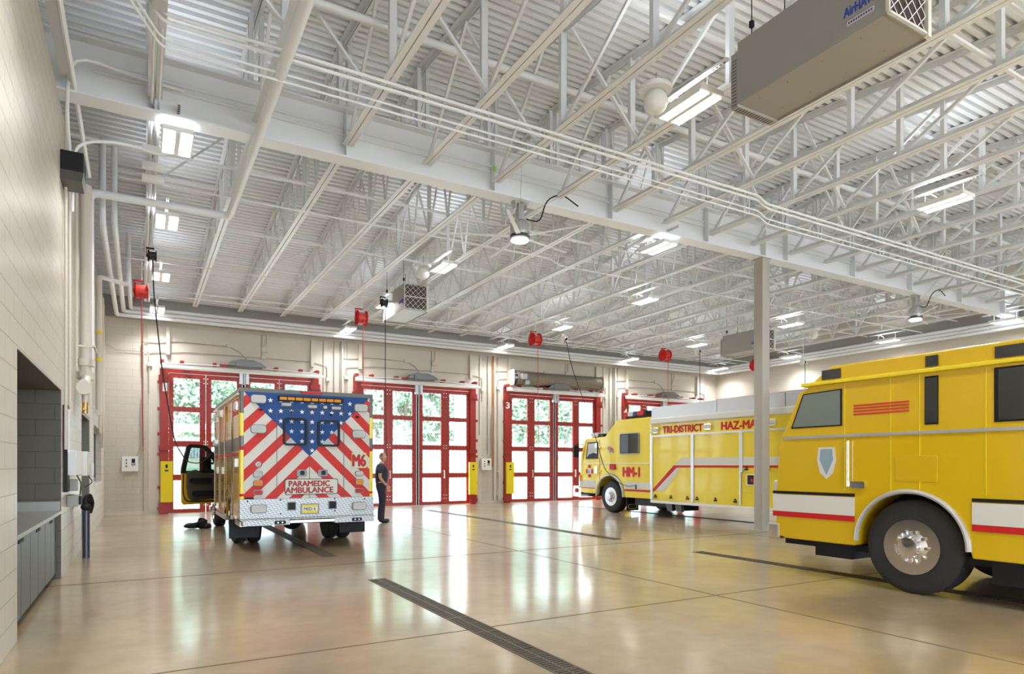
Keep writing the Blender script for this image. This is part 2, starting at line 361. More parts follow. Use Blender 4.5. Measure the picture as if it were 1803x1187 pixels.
# far wall with the four apparatus door openings
DX = [0.40 + 5.885 * i for i in range(4)]
DOORS = [(2.84, 1), (8.70, 2), (14.62, 3), (20.50, 4)]
HW = 2.33
mb = MB(); wall_with_holes(mb, 'x', XL - .7, XR + .3, 0, ZD + .1, YF, YF + .32, [(c - HW, c + HW, 0, 4.46) for c, _ in DOORS])
struct('wall_far', mb, M_block_f)
struct('wall_right', MB().box(XR, XR + .3, YB, YF + .32, 0, ZD + .1), M_beige)
mb = MB(); wall_with_holes(mb, 'x', XL - .7, XR + .3, 0, ZD + .1, YB - .3, YB, [(c - 2.3, c + 2.3, 0, 4.46) for c in (2.84, 8.7, 14.62, 20.5)])   # unseen drive-through side: open doors added for the light from behind
struct('wall_back', mb, M_beige)
tag(MB().box(-40, 80, YB - 40, YB - .31, -.4, -.03).build('rear_apron', M_conc), 'added pale concrete apron, unseen outside the open rear doors, bouncing daylight in', 'pavement', kind='structure')  # ground added behind the camera to bounce sunlight into the hall
mb = MB()
for c, _ in DOORS: pass
for a, b in ((XL, 2.84 - HW), (2.84 + HW, 8.70 - HW), (8.7 + HW, 14.62 - HW), (14.62 + HW, 20.5 - HW), (20.5 + HW, XR)): mb.box(a, b, YF - .012, YF - .001, 0, .1)
struct('baseboard_far', mb, M_beige2)
struct('trim_7', MB().box(XL - .6, XR - .02, YF - .045, YF - .002, 5.80, 6.9), mat('upper_band_grey', (.34, .335, .32), .5))
struct('trim_8', MB().box(XR - .045, XR - .002, YB + .1, YF - .05, 5.80, 6.4), mat('upper_band_grey'))
# raised smooth wall panel strips above each door
for i, (c, n) in enumerate(DOORS):
    mb = MB(); mb.box(c - HW - .32, c + HW + .32, YF - .03, YF - .002, 4.52, 5.62); mb.box(c - HW - .30, c - HW - .02, YF - .03, YF - .002, .1, 4.52); mb.box(c + HW + .02, c + HW + .30, YF - .03, YF - .002, .1, 4.52)
    struct('trim_%d' % (3 + i), mb, M_beige2)

# ------------------------------------------------------------------ the four-fold doors
def fold_door(c, n):
    d = thing('door_%d' % n, None, None, (c, YF, 0), kind='structure')
    d['label'] = {1: 'red four-fold glazed door behind the ambulance, marked 1', 2: 'red four-fold glazed door just right of the ambulance, behind the man', 3: 'red four-fold glazed door marked 3, under the mesh coil', 4: 'red four-fold door marked 4, mostly hidden by the yellow truck'}[n]
    yf = YF - .02
    fr = MB()
    for s in (-1, 1): fr.box(c + s * 2.10, c + s * 2.33, yf - .10, yf + .10, 0, 4.46)
    fr.box(c - 2.10, c + 2.10, yf - .06, yf + .10, 4.25, 4.46)
    for s in (-1, 1):
        for z in (.12, .75, 1.75, 2.35, 3.1, 3.9): fr.box(c + s * 2.33, c + s * 2.40, yf - .12, yf - .06, z, z + .09)
        fr.box(c + s * 2.06, c + s * 2.37, yf - .14, yf - .10, .04, .34); fr.box(c + s * 2.06, c + s * 2.37, yf - .14, yf - .10, 1.92, 2.06); fr.box(c + s * 2.06, c + s * 2.37, yf - .14, yf - .10, 3.98, 4.16)
    fr.build('door_frame', M_red, d)
    rows = [(.136, 1.0), (1.18, 2.02), (2.20, 3.08), (3.24, 4.10)]
    leaves = [(-2.10, -1.085, -1.97, -1.26), (-1.085, -.035, -.93, -.20), (.035, 1.085, .20, .93), (1.085, 2.10, 1.26, 1.97)]
    for k, (a, b, p, q) in enumerate(leaves):
        lf = MB(); holes = [(c + p, c + q, z0, z1) for z0, z1 in rows]
        wall_with_holes(lf, 'x', c + a + .006, c + b - .006, .02, 4.24, yf - .035, yf + .035, holes)
        for z0, z1 in rows:                                       # riveted glazing stops and corner bolts
            for s_, zz in ((1, z0), (-1, z1)):
                for t in range(5):
                    x = c + p + (q - p) * (t + .5) / 5; lf.cyl((x, yf - .035, zz - s_ * .028), (x, yf - .042, zz - s_ * .028), .008, n=5, m=1)
            for xx in (c + p - .028, c + q + .028):
                for t in range(5):
                    z = z0 + (z1 - z0) * (t + .5) / 5; lf.cyl((xx, yf - .035, z), (xx, yf - .042, z), .008, n=5, m=1)
        hx = {0: b - .05, 1: a + .05, 2: b - .05, 3: a + .05}[k]
        for z in (.24, .36, 2.1, 2.19, 3.98, 4.12): lf.cyl((c + hx, yf - .035, z), (c + hx, yf - .048, z), .019, n=8, m=1)
        l = lf.build('door_leaf', [M_red, M_wht], d)
        for z0, z1 in rows: MB().box(c + p - .005, c + q + .005, yf - .004, yf + .004, z0 - .005, z1 + .005).build('pane', M_glass, l)
        if k in (0, 3):
            pass
        else:
            x = c + (a + .13 if k == 1 else b - .13) * 1.0; x = c + {1: -1.045, 2: 1.045}[k]
            h = MB(); h.tube([(x, yf - .035, 1.0), (x, yf - .09, 1.0), (x, yf - .09, 1.26), (x, yf - .035, 1.26)], .018); h.build('handle', M_wht, l)
        if k in (1, 2):
            e = c + (b if k == 1 else a)
            MB().box(e - (.008 if k == 1 else -.008) - .012, e - (.008 if k == 1 else -.008) + .012, yf - .06, yf + .05, .02, 4.24).build('edge_strip', M_alu, l)
    MB().box(c - .03, c + .03, yf - .03, yf + .03, .0, 4.24).build('rubber_seal', M_black, d)
    mb = MB()                                                   # bottom threshold angle
    mb.box(c - 2.1, c + 2.1, yf - .05, yf + .06, .002, .02); mb.build('bottom_sweep', M_cream, d)
    # overhead track, brackets and operator
    mb = MB(); mb.box(c - 2.36, c + 2.42, yf - .36, yf - .30, 4.36, 4.44); mb.box(c - 2.36, c + 2.30, yf - .30, yf - .28, 4.33, 4.47)
    mb.tube([(c - 2.3, yf - .33, 4.47), (c - .3, yf - .33, 4.53)], .02); mb.tube([(c + .3, yf - .33, 4.53), (c + 2.25, yf - .33, 4.47)], .02)
    mb.build('track', M_wht, d)
    mb = MB()
    for x in (-2.28, -1.75, -.85, .95, 1.72, 2.25): mb.box(c + x - .05, c + x + .05, yf - .30, yf + .01, 4.50, 4.60); mb.box(c + x - .02, c + x + .02, yf - .31, yf - .30, 4.53, 4.57)
    mb.box(c - .72, c - .45, yf - .42, yf - .34, 4.49, 4.56)
    mb.build('track_bracket', M_red, d)
    mb = MB(); mb.prism([(c - .55, 4.54), (c - .42, 4.66), (c - .15, 4.74), (c + .25, 4.74), (c + .5, 4.64), (c + .62, 4.54)], 'xz', yf - .52, yf - .14)
    mb.box(c - .3, c + .3, yf - .56, yf - .50, 4.52, 4.66); mb.tube([(c - .5, yf - .4, 4.52), (c + .5, yf - .4, 4.52)], .03); mb.build('operator', mat('operator_grey', (.22, .22, .22), .4, .5), d, bevel=.006)
    mb = MB()
    for s in (-1, 1): mb.box(c + s * .09 - .05, c + s * .09 + .05, yf - .2, yf - .06, 4.02, 4.42); mb.cyl((c + s * .09, yf - .21, 4.1), (c + s * .09, yf - .2, 4.1), .03)
    mb.cyl((c, yf - .16, 4.0), (c, yf - .16, 4.5), .04, n=10); mb.build('guide_roller', M_galv, d)
    sides = {1: (-1,), 2: (1,), 3: (-1,), 4: (-1,)}[n]
    for s in sides:
        mb = MB(); mb.rrect('xz', c + s * 2.16 - .16, c + s * 2.16 + .16, .36, 1.58, .02, yf - .24, yf - .145)
        mb.box(c + s * 2.16 - .03, c + s * 2.16 + .03, yf - .243, yf - .24, 1.38, 1.48, 1); mb.box(c + s * 2.16 - .05, c + s * 2.16 + .05, yf - .243, yf - .24, 1.28, 1.32, 1)
        mb.build('pinch_guard', [M_safe, M_black], d)
    if n != 2: MB().text(str(n), (c - 2.20, yf - .105, 3.80), '-y', .10 if n == 1 else .15, .24, depth=.002, bold=.04).build('door_number', M_wht, d)
for c, n in DOORS: fold_door(c, n)

# ------------------------------------------------------------------ outdoors, seen through the panes
mb = MB(); prof = [(22.43, -.03), (33, 0), (38, .55), (40.5, 1.0)]
def strip(prof, name, m, label, cat):
    mb = MB(); a, b = -40, 120
    for (y0, z0), (y1, z1) in zip(prof[:-1], prof[1:]): mb.add([(a, y0, z0), (b, y0, z0), (b, y1, z1), (a, y1, z1), (a, y0, z0 - .4), (b, y0, z0 - .4), (b, y1, z1 - .4), (a, y1, z1 - .4)], [(0, 1, 2, 3), (7, 6, 5, 4), (0, 4, 5, 1), (2, 6, 7, 3), (1, 5, 6, 2), (3, 7, 4, 0)])
    return tag(mb.build(name, m), label, cat, kind='structure')
strip([(22.43, -.03), (34, 0), (41, .95)], 'driveway', M_conc, 'pale sunlit driveway outside the doors', 'driveway')
strip([(41, .95), (43.5, 1.3)], 'grass_verge', M_grass, 'green grass verge beyond the driveway', 'grass')
strip([(43.5, 1.3), (56, 2.4), (90, 3.2)], 'far_lot', mat('sunny_lawn', (.22, .21, .17), .8), 'bright dry slope beyond the grass verge', 'ground')
for i, x in enumerate((5.2, 11.07, 16.98)):
    tag(MB().box(x, x + 1.05, YF + .33, YF + 1.9, 0, 5.5).build('exterior_pier', M_wht, loc=(x + .5, YF + 1, 0)), ['white outside pier right of door 1', 'white outside pier seen in the right panes of the door behind the man', 'white outside pier seen in the right panes of door 3'][i], 'pier', 'exterior piers')
mb = MB()
for k in range(420): mb.box(k * .2 - 6, k * .2 - 6 + .15, 52.0, 52.03, 2.0, 3.5)
tag(mb.build('picket_fence', mat('fence_grey', (.42, .45, .46), .7)), 'low grey picket fence below the trees outside', 'fence')
def crown(seed, n=9500):
    rd = random.Random(seed); mb = MB()
    cl = [(rd.uniform(-1.6, 1.6), rd.uniform(-1.2, 1.2), rd.uniform(1.4, 7.4), rd.uniform(.9, 1.7)) for _ in range(15)]
    for i in range(n):
        cx, cy, cz, cr = cl[i % len(cl)]
        v = Vector((rd.gauss(0, 1), rd.gauss(0, 1), rd.gauss(0, 1))).normalized() * cr * rd.uniform(.6, 1.05)
        p = Vector((cx, cy, cz)) + v; a = Vector((rd.gauss(0, 1), rd.gauss(0, 1), rd.gauss(0, 1))).normalized(); b = a.orthogonal().normalized(); s = rd.uniform(.11, .21)
        mb.add([p - a * s, p - b * s * .6, p + a * s, p + b * s * .6], [(0, 1, 2, 3)], 0 if rd.random() < .6 else 1)
    return mb
tk = MB(); tk.tube([(0, 0, -.4), (.1, 0, 1.5), (-.05, .1, 3.4), (.1, 0, 6)], .16)
tk.tube([(0, .05, 2.5), (.8, .2, 4.2), (1.2, .1, 5.6)], .07); tk.tube([(0, .05, 3), (-.9, -.2, 4.6), (-1.3, 0, 5.8)], .06)
protos = []
for s_ in range(3):
    t = thing('leafy_tree', '', 'tree', (0, 0, 0), 'trees beyond the driveway')
    crown(s_ + 3).build('crown', [M_leaf, M_leaf2], t); tk.build('trunk', M_bark, t); protos.append(t)
for i in range(20):
    x = -2.5 + i * 3.35; y = 54.5 + (i % 3) * 1.6; where = 'behind the ambulance door' if x / y < .24 else ('behind the door with the man' if x / y < .52 else ('behind the door under the mesh coil' if x / y < .78 else 'behind the door farthest right'))
    lab = 'leafy green tree outside, %s' % where
    o = protos[i] if i < 3 else copy_tree(protos[i % 3])
    o['label'] = lab; o['group'] = 'trees seen ' + where; o.location = (x, y, 2.3 + (y - 56) * .03); o.rotation_euler.z = i * 1.3; s_ = 1.0 + .12 * ((i * 7) % 4); o.scale = (s_, s_, s_ * 1.05)

# ------------------------------------------------------------------ girder, column, joists
GY = 9.73
mb = MB(); gx0, gx1 = XL - .4, XR
mb.box(gx0, gx1, GY - .15, GY + .15, 6.04, 6.065); mb.box(gx0, gx1, GY - .15, GY + .15, 6.755, 6.78); mb.box(gx0, gx1, GY - .008, GY + .008, 6.065, 6.755)
for x in [11.95] + [.165 + 1.252 * k for k in range(0, 19, 2)]: mb.box(x - .006, x + .006, GY - .14, GY + .14, 6.065, 6.755)
tag(mb.build('roof_girder', M_white, loc=(11.5, GY, 6.04)), 'deep white steel girder crossing the whole hall, on top of the column', 'steel beam')
c = thing('steel_column', 'grey beige square steel column standing in front of the yellow haz-mat truck', 'column', (11.98, GY, 0))
mb = MB(); mb.rrect('xy', 11.86, 12.10, GY - .12, GY + .12, .02, .02, 6.02); mb.build('shaft', mat('column_paint', (.43, .395, .345), .38), c, smooth=True)
MB().box(11.80, 12.16, GY - .18, GY + .18, 0, .02).build('base_plate', M_grey, c)
MB().box(11.84, 12.12, GY - .14, GY + .14, 6.02, 6.039).build('cap_plate', M_grey, c)
ZB, ZT = 6.2, 7.67
def zt(y): return roof(y) - .05
ORD = ['first', 'second', 'third', 'fourth', 'fifth', 'sixth', 'seventh', 'eighth', 'ninth', 'tenth', 'eleventh', 'twelfth', 'thirteenth', 'fourteenth', 'fifteenth', 'sixteenth', 'seventeenth', 'eighteenth', 'nineteenth']
JX = [.165 + 1.252 * k for k in range(19)]
def double_angle(mb, y0, y1, z, w, h, up=1, gap=.014, t=.008):
    for s in (-1, 1):
        a = s * gap / 2; b = s * w / 2
        mb.box(a, b, y0, y1, z, z + up * t); mb.box(a, a + s * t, y0, y1, z + up * t, z + up * h)
def joist_proto(y0, y1, posts, diags, w, pw, dw, label, name):
    t = thing(name, label, 'steel joist', (0, y0, 0))
    mb = MB(); double_angle(mb, y0, y1, ZB, w, w * .52); mb.build('bottom_chord', M_chord, t)
    mb = MB(); cuts = [y0, -3.0, GY - .005] if y0 < GY - 1 else [GY + .005, y1]
    for ya, yb in zip(cuts[:-1], cuts[1:]): double_angle(mb, ya, yb, 0, w, w * .5, -1)
    mb.v = [(p[0], p[1], p[2] + zt(p[1]) + .045) for p in mb.v]; mb.build('top_chord', M_chord, t)
    for y in posts:
        mb = MB(); mb.box(-pw / 2, pw / 2, y - pw * .35, y + pw * .35, ZB + .01, zt(y)); mb.build('web_post', M_chord, t)
    for (a, b) in diags:
        mb = MB(); mb.bar((0, a, ZB + .04), (0, b, zt(b) - .02), dw, dw * .8, up=(1, 0, 0)); mb.build('web_diagonal', M_chord, t)
    return t
near_posts = [7.58, 5.70, 3.82, 1.94]
near_diags = [(9.45, 8.1), (7.58, 5.74), (5.70, 3.86), (3.82, 1.98)]
pn = joist_proto(YB + .1, GY - .17, near_posts, near_diags, .165, .092, .050, '', 'roof_joist')
fp = [10.6 + 1.85 * k for k in range(6)]; fd = []
for y in fp: fd += [(y, y - .62), (y, y + .62), (y + .92, y + .62), (y + .92, y + 1.23)]
fd = [(a, b) for a, b in fd if 9.95 < min(a, b) and max(a, b) < 21.6]
pf = joist_proto(GY + .17, 21.55, fp, fd, .15, .070, .036, '', 'roof_joist')
for k, x in enumerate(JX):
    for q, pr_ in enumerate((pn, pf)):
        o = pr_ if k == 0 else copy_tree(pr_)
        o.location.x = x
        side = 'camera side of the girder' if q == 0 else 'door side of the girder'
        o['label'] = ('white joist nearest the left wall, %s' % side) if k == 0 else ('white joist nearest the right wall, %s' % side if k == 18 else 'white roof joist, %s from the left wall, %s' % (ORD[k], side))
        o['group'] = 'roof joists ' + side
# post bundles standing on the girder
sp = thing('girder_post', '', 'steel post', (0, GY, 6.78), 'stub posts on top of the girder')
mb = MB()
for a in (-.07, .07): mb.box(a - .03, a + .03, GY - .06, GY - .03, 6.78, zt(GY)); mb.box(a - .03, a + .03, GY + .05, GY + .08, 6.78, zt(GY))
mb.build('uprights', M_chord, sp); mb = MB(); mb.bar((-.07, GY - .05, 6.9), (.07, GY - .05, 7.5), .03, .03); mb.box(-.12, .12, GY - .14, GY + .14, 6.78, 6.80); mb.build('seat', M_chord, sp)
for k, x in enumerate(JX):
    o = sp if k == 0 else copy_tree(sp); o.location.x = x
    o['label'] = 'stub post on the girder at the %s' % ('joist by the left wall' if k == 0 else '%s joist from the left wall' % ORD[k])
# bridging rows and diagonal bridging
for i, (y, z) in enumerate([(3.9, ZB + .12), (3.9, zt(3.9) - .09), (6.3, zt(6.3) - .2), (8.75, zt(8.75) - .1), (11.5, ZB + .1), (14.6, ZB + .12), (14.6, zt(14.6) - .09), (18.3, ZB + .12), (18.3, zt(18.3) - .09)]):
    tag(MB().box(XL - .3, XR, y - .02, y + .02, z, z + .035).build('bridging_angle', M_white, loc=(11, y, z)), 'thin white bridging angle across the joists, %s the girder, %s' % ('%.0f m before' % (GY - y) if y < GY else '%.0f m beyond' % (y - GY), 'at the top chords' if z > 7 else 'at the bottom chords'), 'bridging', 'joist bridging')
for k in range(18):
    y = 8.0 + (k % 2) * .8 if k < 12 else 6.9
    tag(MB().bar((JX[k] + .02, y - .6, zt(y - .6) - .04), (JX[k + 1] - .02, y - .6, ZB + .05), .05, .035).build('bridging_brace', M_white, loc=(JX[k] + .6, y, 7)), 'white brace, camera side, between the %s and %s joists from the left wall' % (ORD[k], ORD[k + 1]), 'brace', 'slanting braces, camera side')
    if k % 2:
        continue
    yy = 16.4 if k % 4 else 12.6
    tag(MB().bar((JX[k] + .02, yy, ZB + .05), (JX[k + 1] - .02, yy, zt(yy) - .04), .04, .03).build('bridging_brace', M_white, loc=(JX[k] + .6, yy, 7)), 'white brace, door side, between the %s and %s joists from the left wall' % (ORD[k], ORD[k + 1]), 'brace', 'slanting braces, door side')
# ------------------------------------------------------------------ pipes and conduits in the roof
def pipe(pts, r, label, m=None, name='conduit', cat='conduit', group=None, fillet=.12, n=8):
    o = MB().tube(pts, r, n=n, fillet=fillet).build(name, m or M_white, loc=pts[0], smooth=True)
    return tag(o, label, cat, group)
pipe([(-.74, 12.9, 2.95), (-.74, 12.9, 6.02), (1.42, 12.9, 6.02), (1.42, -7.5, 6.02)], .068, 'fat white pipe rising on the left wall and running toward the camera under a joist', name='overhead_pipe', cat='pipe', n=16, fillet=.14)
for i, (dz, x0, y0, top) in enumerate(((0, -.585, 13.7, 7.3), (.115, -.414, 13.9, 7.3), (.23, -.24, 17.5, 6.85))):
    z = 5.76 + dz
    pipe([(x0, y0, top), (x0, y0, z), (x0, 21.62 + .0 * i, z), (XR - .35, 21.62, z), (XR - .35, -7.5, z)], .055, 'fat white pipe along the far wall above the doors, %s of three' % ('lowest', 'middle', 'topmost')[i], name='header_pipe', cat='pipe', group='three stacked pipes above the doors', n=12, fillet=.12)
for i, (dy, dz, r) in enumerate(((0, .02, .021), (.07, -.02, .021), (.17, -.15, .014), (.24, -.20, .014))):
    y = 7.7 + dy; z = 6.16 + dz
    pts = [(-.2 - .08 * i, y - 1.6, z + .5), (-.1, y - .6, z + .06), (.2, y, z), (9.4 + .1 * i, y, z), (9.6 + .1 * i, y, z - .10), (XR - .2, y, z - .10)]
    pipe(pts, r, 'white conduit crossing under the joists before the girder, %s in its bundle' % ('topmost', 'second from the top', 'second from the bottom', 'lowest')[i], group='conduit bundle before the girder')
pipe([(XL - .2, 7.9, 7.0), (3.8, 7.9, 7.0)], .05, 'thick white sprinkler pipe between the joists at upper left', name='sprinkler_pipe', cat='pipe', n=12)
pipe([(4.1, 7.9, 7.0), (23.6, 7.9, 7.0)], .05, 'thick white sprinkler pipe between the joists at upper right', name='sprinkler_pipe', cat='pipe', n=12)
pipe([(XL + .1, 11.0, 6.9), (23.6, 11.0, 6.9)], .045, 'white sprinkler pipe just beyond the girder', name='sprinkler_pipe', cat='pipe', n=10)
for i, (y, z) in enumerate(((12.3, 6.14), (17.0, 6.14), (19.6, 6.14), (20.3, 6.16), (20.9, 6.22), (19.2, 6.5))):
    pipe([(-.3, y, z), (8 + i, y, z), (8.3 + i, y, z - .12), (23.3, y, z - .12)], .016, 'thin white conduit across the joists beyond the girder, %s' % ('just past the girder', 'halfway to the doors', 'two metres before the doors, lower', 'nearest but one to the doors', 'nearest the doors', 'two metres before the doors, upper')[i], group='thin conduits beyond the girder')
for i, z in enumerate((6.42, 6.52)): pipe([(-.5, GY - .03, z), (23.5, GY - .03, z)], .017, 'thin white conduit strapped along the girder web, %s one' % ('lower', 'upper')[i], group='conduits on the girder web')
pipe([(-.70, -2, 6.1), (-.70, 9.3, 6.1), (-.70, 12.2, 6.02)], .03, 'white conduit along the top of the left wall')
tag(MB().box(-.84, -.71, -8, 9.55, 6.16, 6.20).box(-.84, -.82, -8, 9.55, 6.2, 6.32).build('ledger_angle', M_white, loc=(-.78, 2, 6.16)), 'white steel angle running along the top of the left wall', 'steel angle')
pipe([(-.80, 10.3, 5.47), (-.80, 9.8, 5.9), (-.72, 9.2, 6.32), (-.1, 9.45, 6.36), (.5, GY - .1, 6.42)], .022, 'bent white conduit looping from the left wall onto the girder', fillet=.3)
pipe([(-.80, 10.6, 4.9), (-.78, 10.5, 5.8), (-.3, 10.6, 5.98), (.35, 10.7, 5.95), (.40, 10.7, 6.2)], .020, 'bent white conduit just beyond the girder at the left wall', fillet=.25)
for i, (xx, y0, y1) in enumerate(((.13, 7.9, 21.0), (.21, 7.9, 21.0))): pipe([(xx, y0, 6.15), (xx, y1, 6.15)], .014, 'thin conduit clipped under the joist nearest the left wall, %s side' % ('left', 'right')[i], group='conduits on the first joist')
tag(MB().box(.10, .24, 7.3, 7.5, 6.07, 6.18).build('junction_box', M_galv, loc=(.17, 7.4, 6.12), bevel=.004), 'grey junction box under the joist nearest the left wall, camera side', 'junction box', 'roof junction boxes')
for i, y in enumerate((10.9, 11.5, 12.0)): tag(MB().box(.02, .34, y - .06, y + .06, 6.05, 6.14).build('junction_box', M_wht, loc=(.17, y, 6.1), bevel=.004), 'white junction box under the first joist beyond the girder, %s of three' % ('nearest', 'middle', 'farthest')[i], 'junction box', 'roof junction boxes')
# left wall risers
for i, (y, z0, z1, r) in enumerate(((10.25, 1.66, 5.95, .018), (10.8, 2.0, 5.95, .018), (11.9, 2.9, 5.9, .014))):
    pipe([(XL + .035, y, z0), (XL + .035, y, z1)], r, 'thin vertical conduit on the left wall, %s the white panel box' % ('above', 'rising to the right of', 'further right of')[i], M_beige2, group='left wall conduits')
o = thing('drain_riser', 'fat beige vertical pipe with brass valve on the left wall', 'pipe', (-.75, 12.45, 2.2))
mb = MB(); mb.cyl((-.76, 12.45, 2.95), (-.76, 12.45, 5.95), .085, n=18); mb.cyl((-.76, 12.45, 3.05), (-.76, 12.45, 3.16), .12, n=18); mb.cyl((-.76, 12.45, 2.83), (-.76, 12.45, 2.95), .11, n=18); mb.build('pipe_run', M_beige2, o, smooth=True)
mb = MB(); mb.tube([(-.76, 12.45, 2.88), (-.76, 12.2, 2.72), (-.76, 12.05, 2.72)], .075, n=12, fillet=.1); mb.cyl((-.76, 12.08, 2.65), (-.76, 11.98, 2.65), .10); mb.cyl((-.76, 12.3, 2.7), (-.76, 12.3, 2.45), .045); mb.build('elbow', M_beige2, o, smooth=True)
mb = MB(); mb.cyl((-.76, 12.3, 2.45), (-.76, 12.3, 2.28), .04); mb.tube([(-.76, 12.3, 2.34), (-.76, 12.12, 2.34)], .02); mb.build('valve', M_brass, o)
mb = MB(); mb.bar((-.875, 12.0, 3.30), (-.60, 12.0, 3.30), .03, .03); mb.bar((-.62, 11.9, 3.30), (-.62, 12.7, 3.30), .03, .03); mb.build('pipe_bracket', M_beige2, o)
for i, (y, z0, z1, r) in enumerate(((16.9, 2.6, 5.6, .065), (17.9, 2.2, 5.6, .03), (19.4, 1.9, 5.7, .03), (14.6, 2.6, 5.9, .022))):
    p = thing('wall_pipe', 'beige vertical pipe on the left wall, %s' % ('the fat one with yellow bands', 'thin one left of the far corner', 'thin one closest to the far corner', 'thin one above the dark doorway')[i], 'pipe', (XL + .1, y, z0), 'vertical pipes on the left wall')
    MB().tube([(XL + .09, y, z1), (XL + .09, y, z0), (XL + .09, y - .3, z0)] if i == 0 else [(XL + .06, y, z1), (XL + .06, y, z0)], r, n=12, fillet=.1).build('pipe_run', M_beige2, p, smooth=True)
    if i == 0:
        for z in (4.35, 3.75): MB().cyl((XL + .09, y, z), (XL + .09, y, z + .06), r + .004).build('yellow_band', M_safe, p)
pipe([(XL + .09, 16.9, 5.5), (XL + .09, 16.9, 5.62), (-.24, 17.4, 5.62), (-.24, 17.5, 5.9)], .05, 'short white pipe linking the yellow banded riser to the stacked pipes', name='overhead_pipe', cat='pipe', n=12)
# black unit heater box high on the left wall
o = thing('wall_speaker', 'black box mounted high on the left wall below the girder', 'speaker', (-.75, 10.2, 5.1))
MB().box(-.879, -.63, 9.95, 10.4, 5.215, 5.46).build('cabinet', M_black, o, bevel=.01)
mb = MB(); mb.prism([(-.879, 5.09), (-.65, 5.09), (-.63, 5.215), (-.879, 5.215)], 'xz', 9.96, 10.39); mb.build('bottom_panel', M_dark, o)
MB().bar((-.878, 10.2, 5.50), (-.7, 10.2, 5.47), .1, .02).build('bracket', M_galv, o)

# ------------------------------------------------------------------ lamps, globes, fans
def lamp_proto():
    t = thing('highbay_light', '', 'ceiling light', (0, 0, 0), 'high-bay lights')
    z = 0
    mb = MB(); mb.box(-.19, .19, -.36, .36, .015, .055); mb.box(-.19, -.175, -.36, .36, -.03, .02); mb.box(.175, .19, -.36, .36, -.03, .02); mb.box(-.03, .03, -.36, .36, -.025, .02); mb.box(-.19, .19, -.39, -.355, -.01, .05); mb.box(-.19, .19, .355, .39, -.01, .05)
    mb.build('housing', M_wht, t, rel=False)
    for s in (-1, 1):
        mb = MB(); mb.rrect('xy', s * .102 - .066, s * .102 + .066, -.35, .35, .02, -.018, .013); mb.build('lamp_panel', M_glow, t, rel=False)
    mb = MB(); mb.box(-.022, .022, -.62, .62, .245, .275)
    for y in (-.3, .3): mb.cyl((0, y, .05), (0, y, .25), .004, n=6)
    for k in range(22): mb.box(-.012, .012, -.58 + k * .055, -.55 + k * .055, .242, .246, 1)
    mb.tube([(0, .1, .06), (.05, .14, .16), (-.02, .2, .22), (.02, .3, .24)], .008, n=6)
    mb.build('hanger_strut', [M_wht, M_dark], t, rel=False)
    for (nm, zz, en, rot) in (('down_light', -.03, LAMP_DOWN, 0), ('ceiling_fill', .07, LAMP_FILL, PI)):  # the upward lamp is added in each fixture to brighten the ceiling
        l = bpy.data.lights.new(nm, 'AREA'); l.shape = 'RECTANGLE'; l.size = .36; l.size_y = .7; l.energy = en; l.color = (.94, .975, 1); l.spread = R(125)
        lo = bpy.data.objects.new(nm, l); COL.objects.link(lo); lo.parent = t; lo.location = (0, 0, zz); lo.rotation_euler = (rot, 0, 0)
    return t
LX = [.42, 5.9, 11.8, 17.8, 23.1]
pos = [(.44, 10.05), (9.17, 10.0), (23.1, 9.75)] + [(x, y) for y in (13.4, 17.35, 21.1) for x in LX] + [(x, y) for y in (5.88, 1.6, -2.6, -6.4) for x in LX]
coln = {.42: 'row nearest the left wall', .44: 'row nearest the left wall', 5.9: 'second row from the left wall', 11.8: 'row in line with the column', 17.8: 'second row from the right wall', 23.1: 'row along the right wall', 9.17: 'beside the girder fan'}
def rown(y):
    return {10.05: 'beside the girder', 10.0: 'just beyond the girder', 9.75: 'beside the girder', 13.4: 'first one past the girder', 17.35: 'second one past the girder', 21.1: 'closest to the doors', 5.88: 'first one before the girder', 1.6: 'overhead of the camera'}.get(y, 'behind the camera')
lp = lamp_proto()
for i, (x, y) in enumerate(pos):
    o = lp if i == 0 else copy_tree(lp)
    for ch in o.children:                                          # less of the added ceiling fill where the deck comes down low
        if ch.name.startswith('ceiling_fill'): ch.data = ch.data.copy(); ch.data.energy = LAMP_FILL * max(.12, min(1.2, ((roof(y) - 6.0) / 1.7) ** 2))
    o.location = (x, y, 5.9); o['label'] = 'white twin-panel ceiling light, %s, %s' % (coln[x], rown(y))
def globe(x, y, lab):
    t = thing('globe_sensor', lab, 'globe', (x, y, 5.88), 'white pendant globes')
    mb = MB(); mb.ball((x, y, 5.86), .145, nu=24, nv=16); mb.build('globe', mat('opal', (.80, .80, .78), .35), t, smooth=True)
    mb = MB(); mb.lathe([(.02, .12), (.19, .10), (.20, .06), (.19, .045), (.10, .04)], (x, y, 5.94), (0, 0, 1)); mb.build('canopy', M_wht, t, smooth=True)
    MB().tube([(x, y, 6.05), (x + .01, y, 6.22)], .006, n=6).build('cord', M_grey, t)
globe(5.42, 5.95, 'white globe under a round plate beside the nearest ceiling light')
globe(5.62, 13.9, 'white globe above the grey filter unit by the doors')
globe(19.7, 13.9, 'small white globe above the speeding yellow engine')
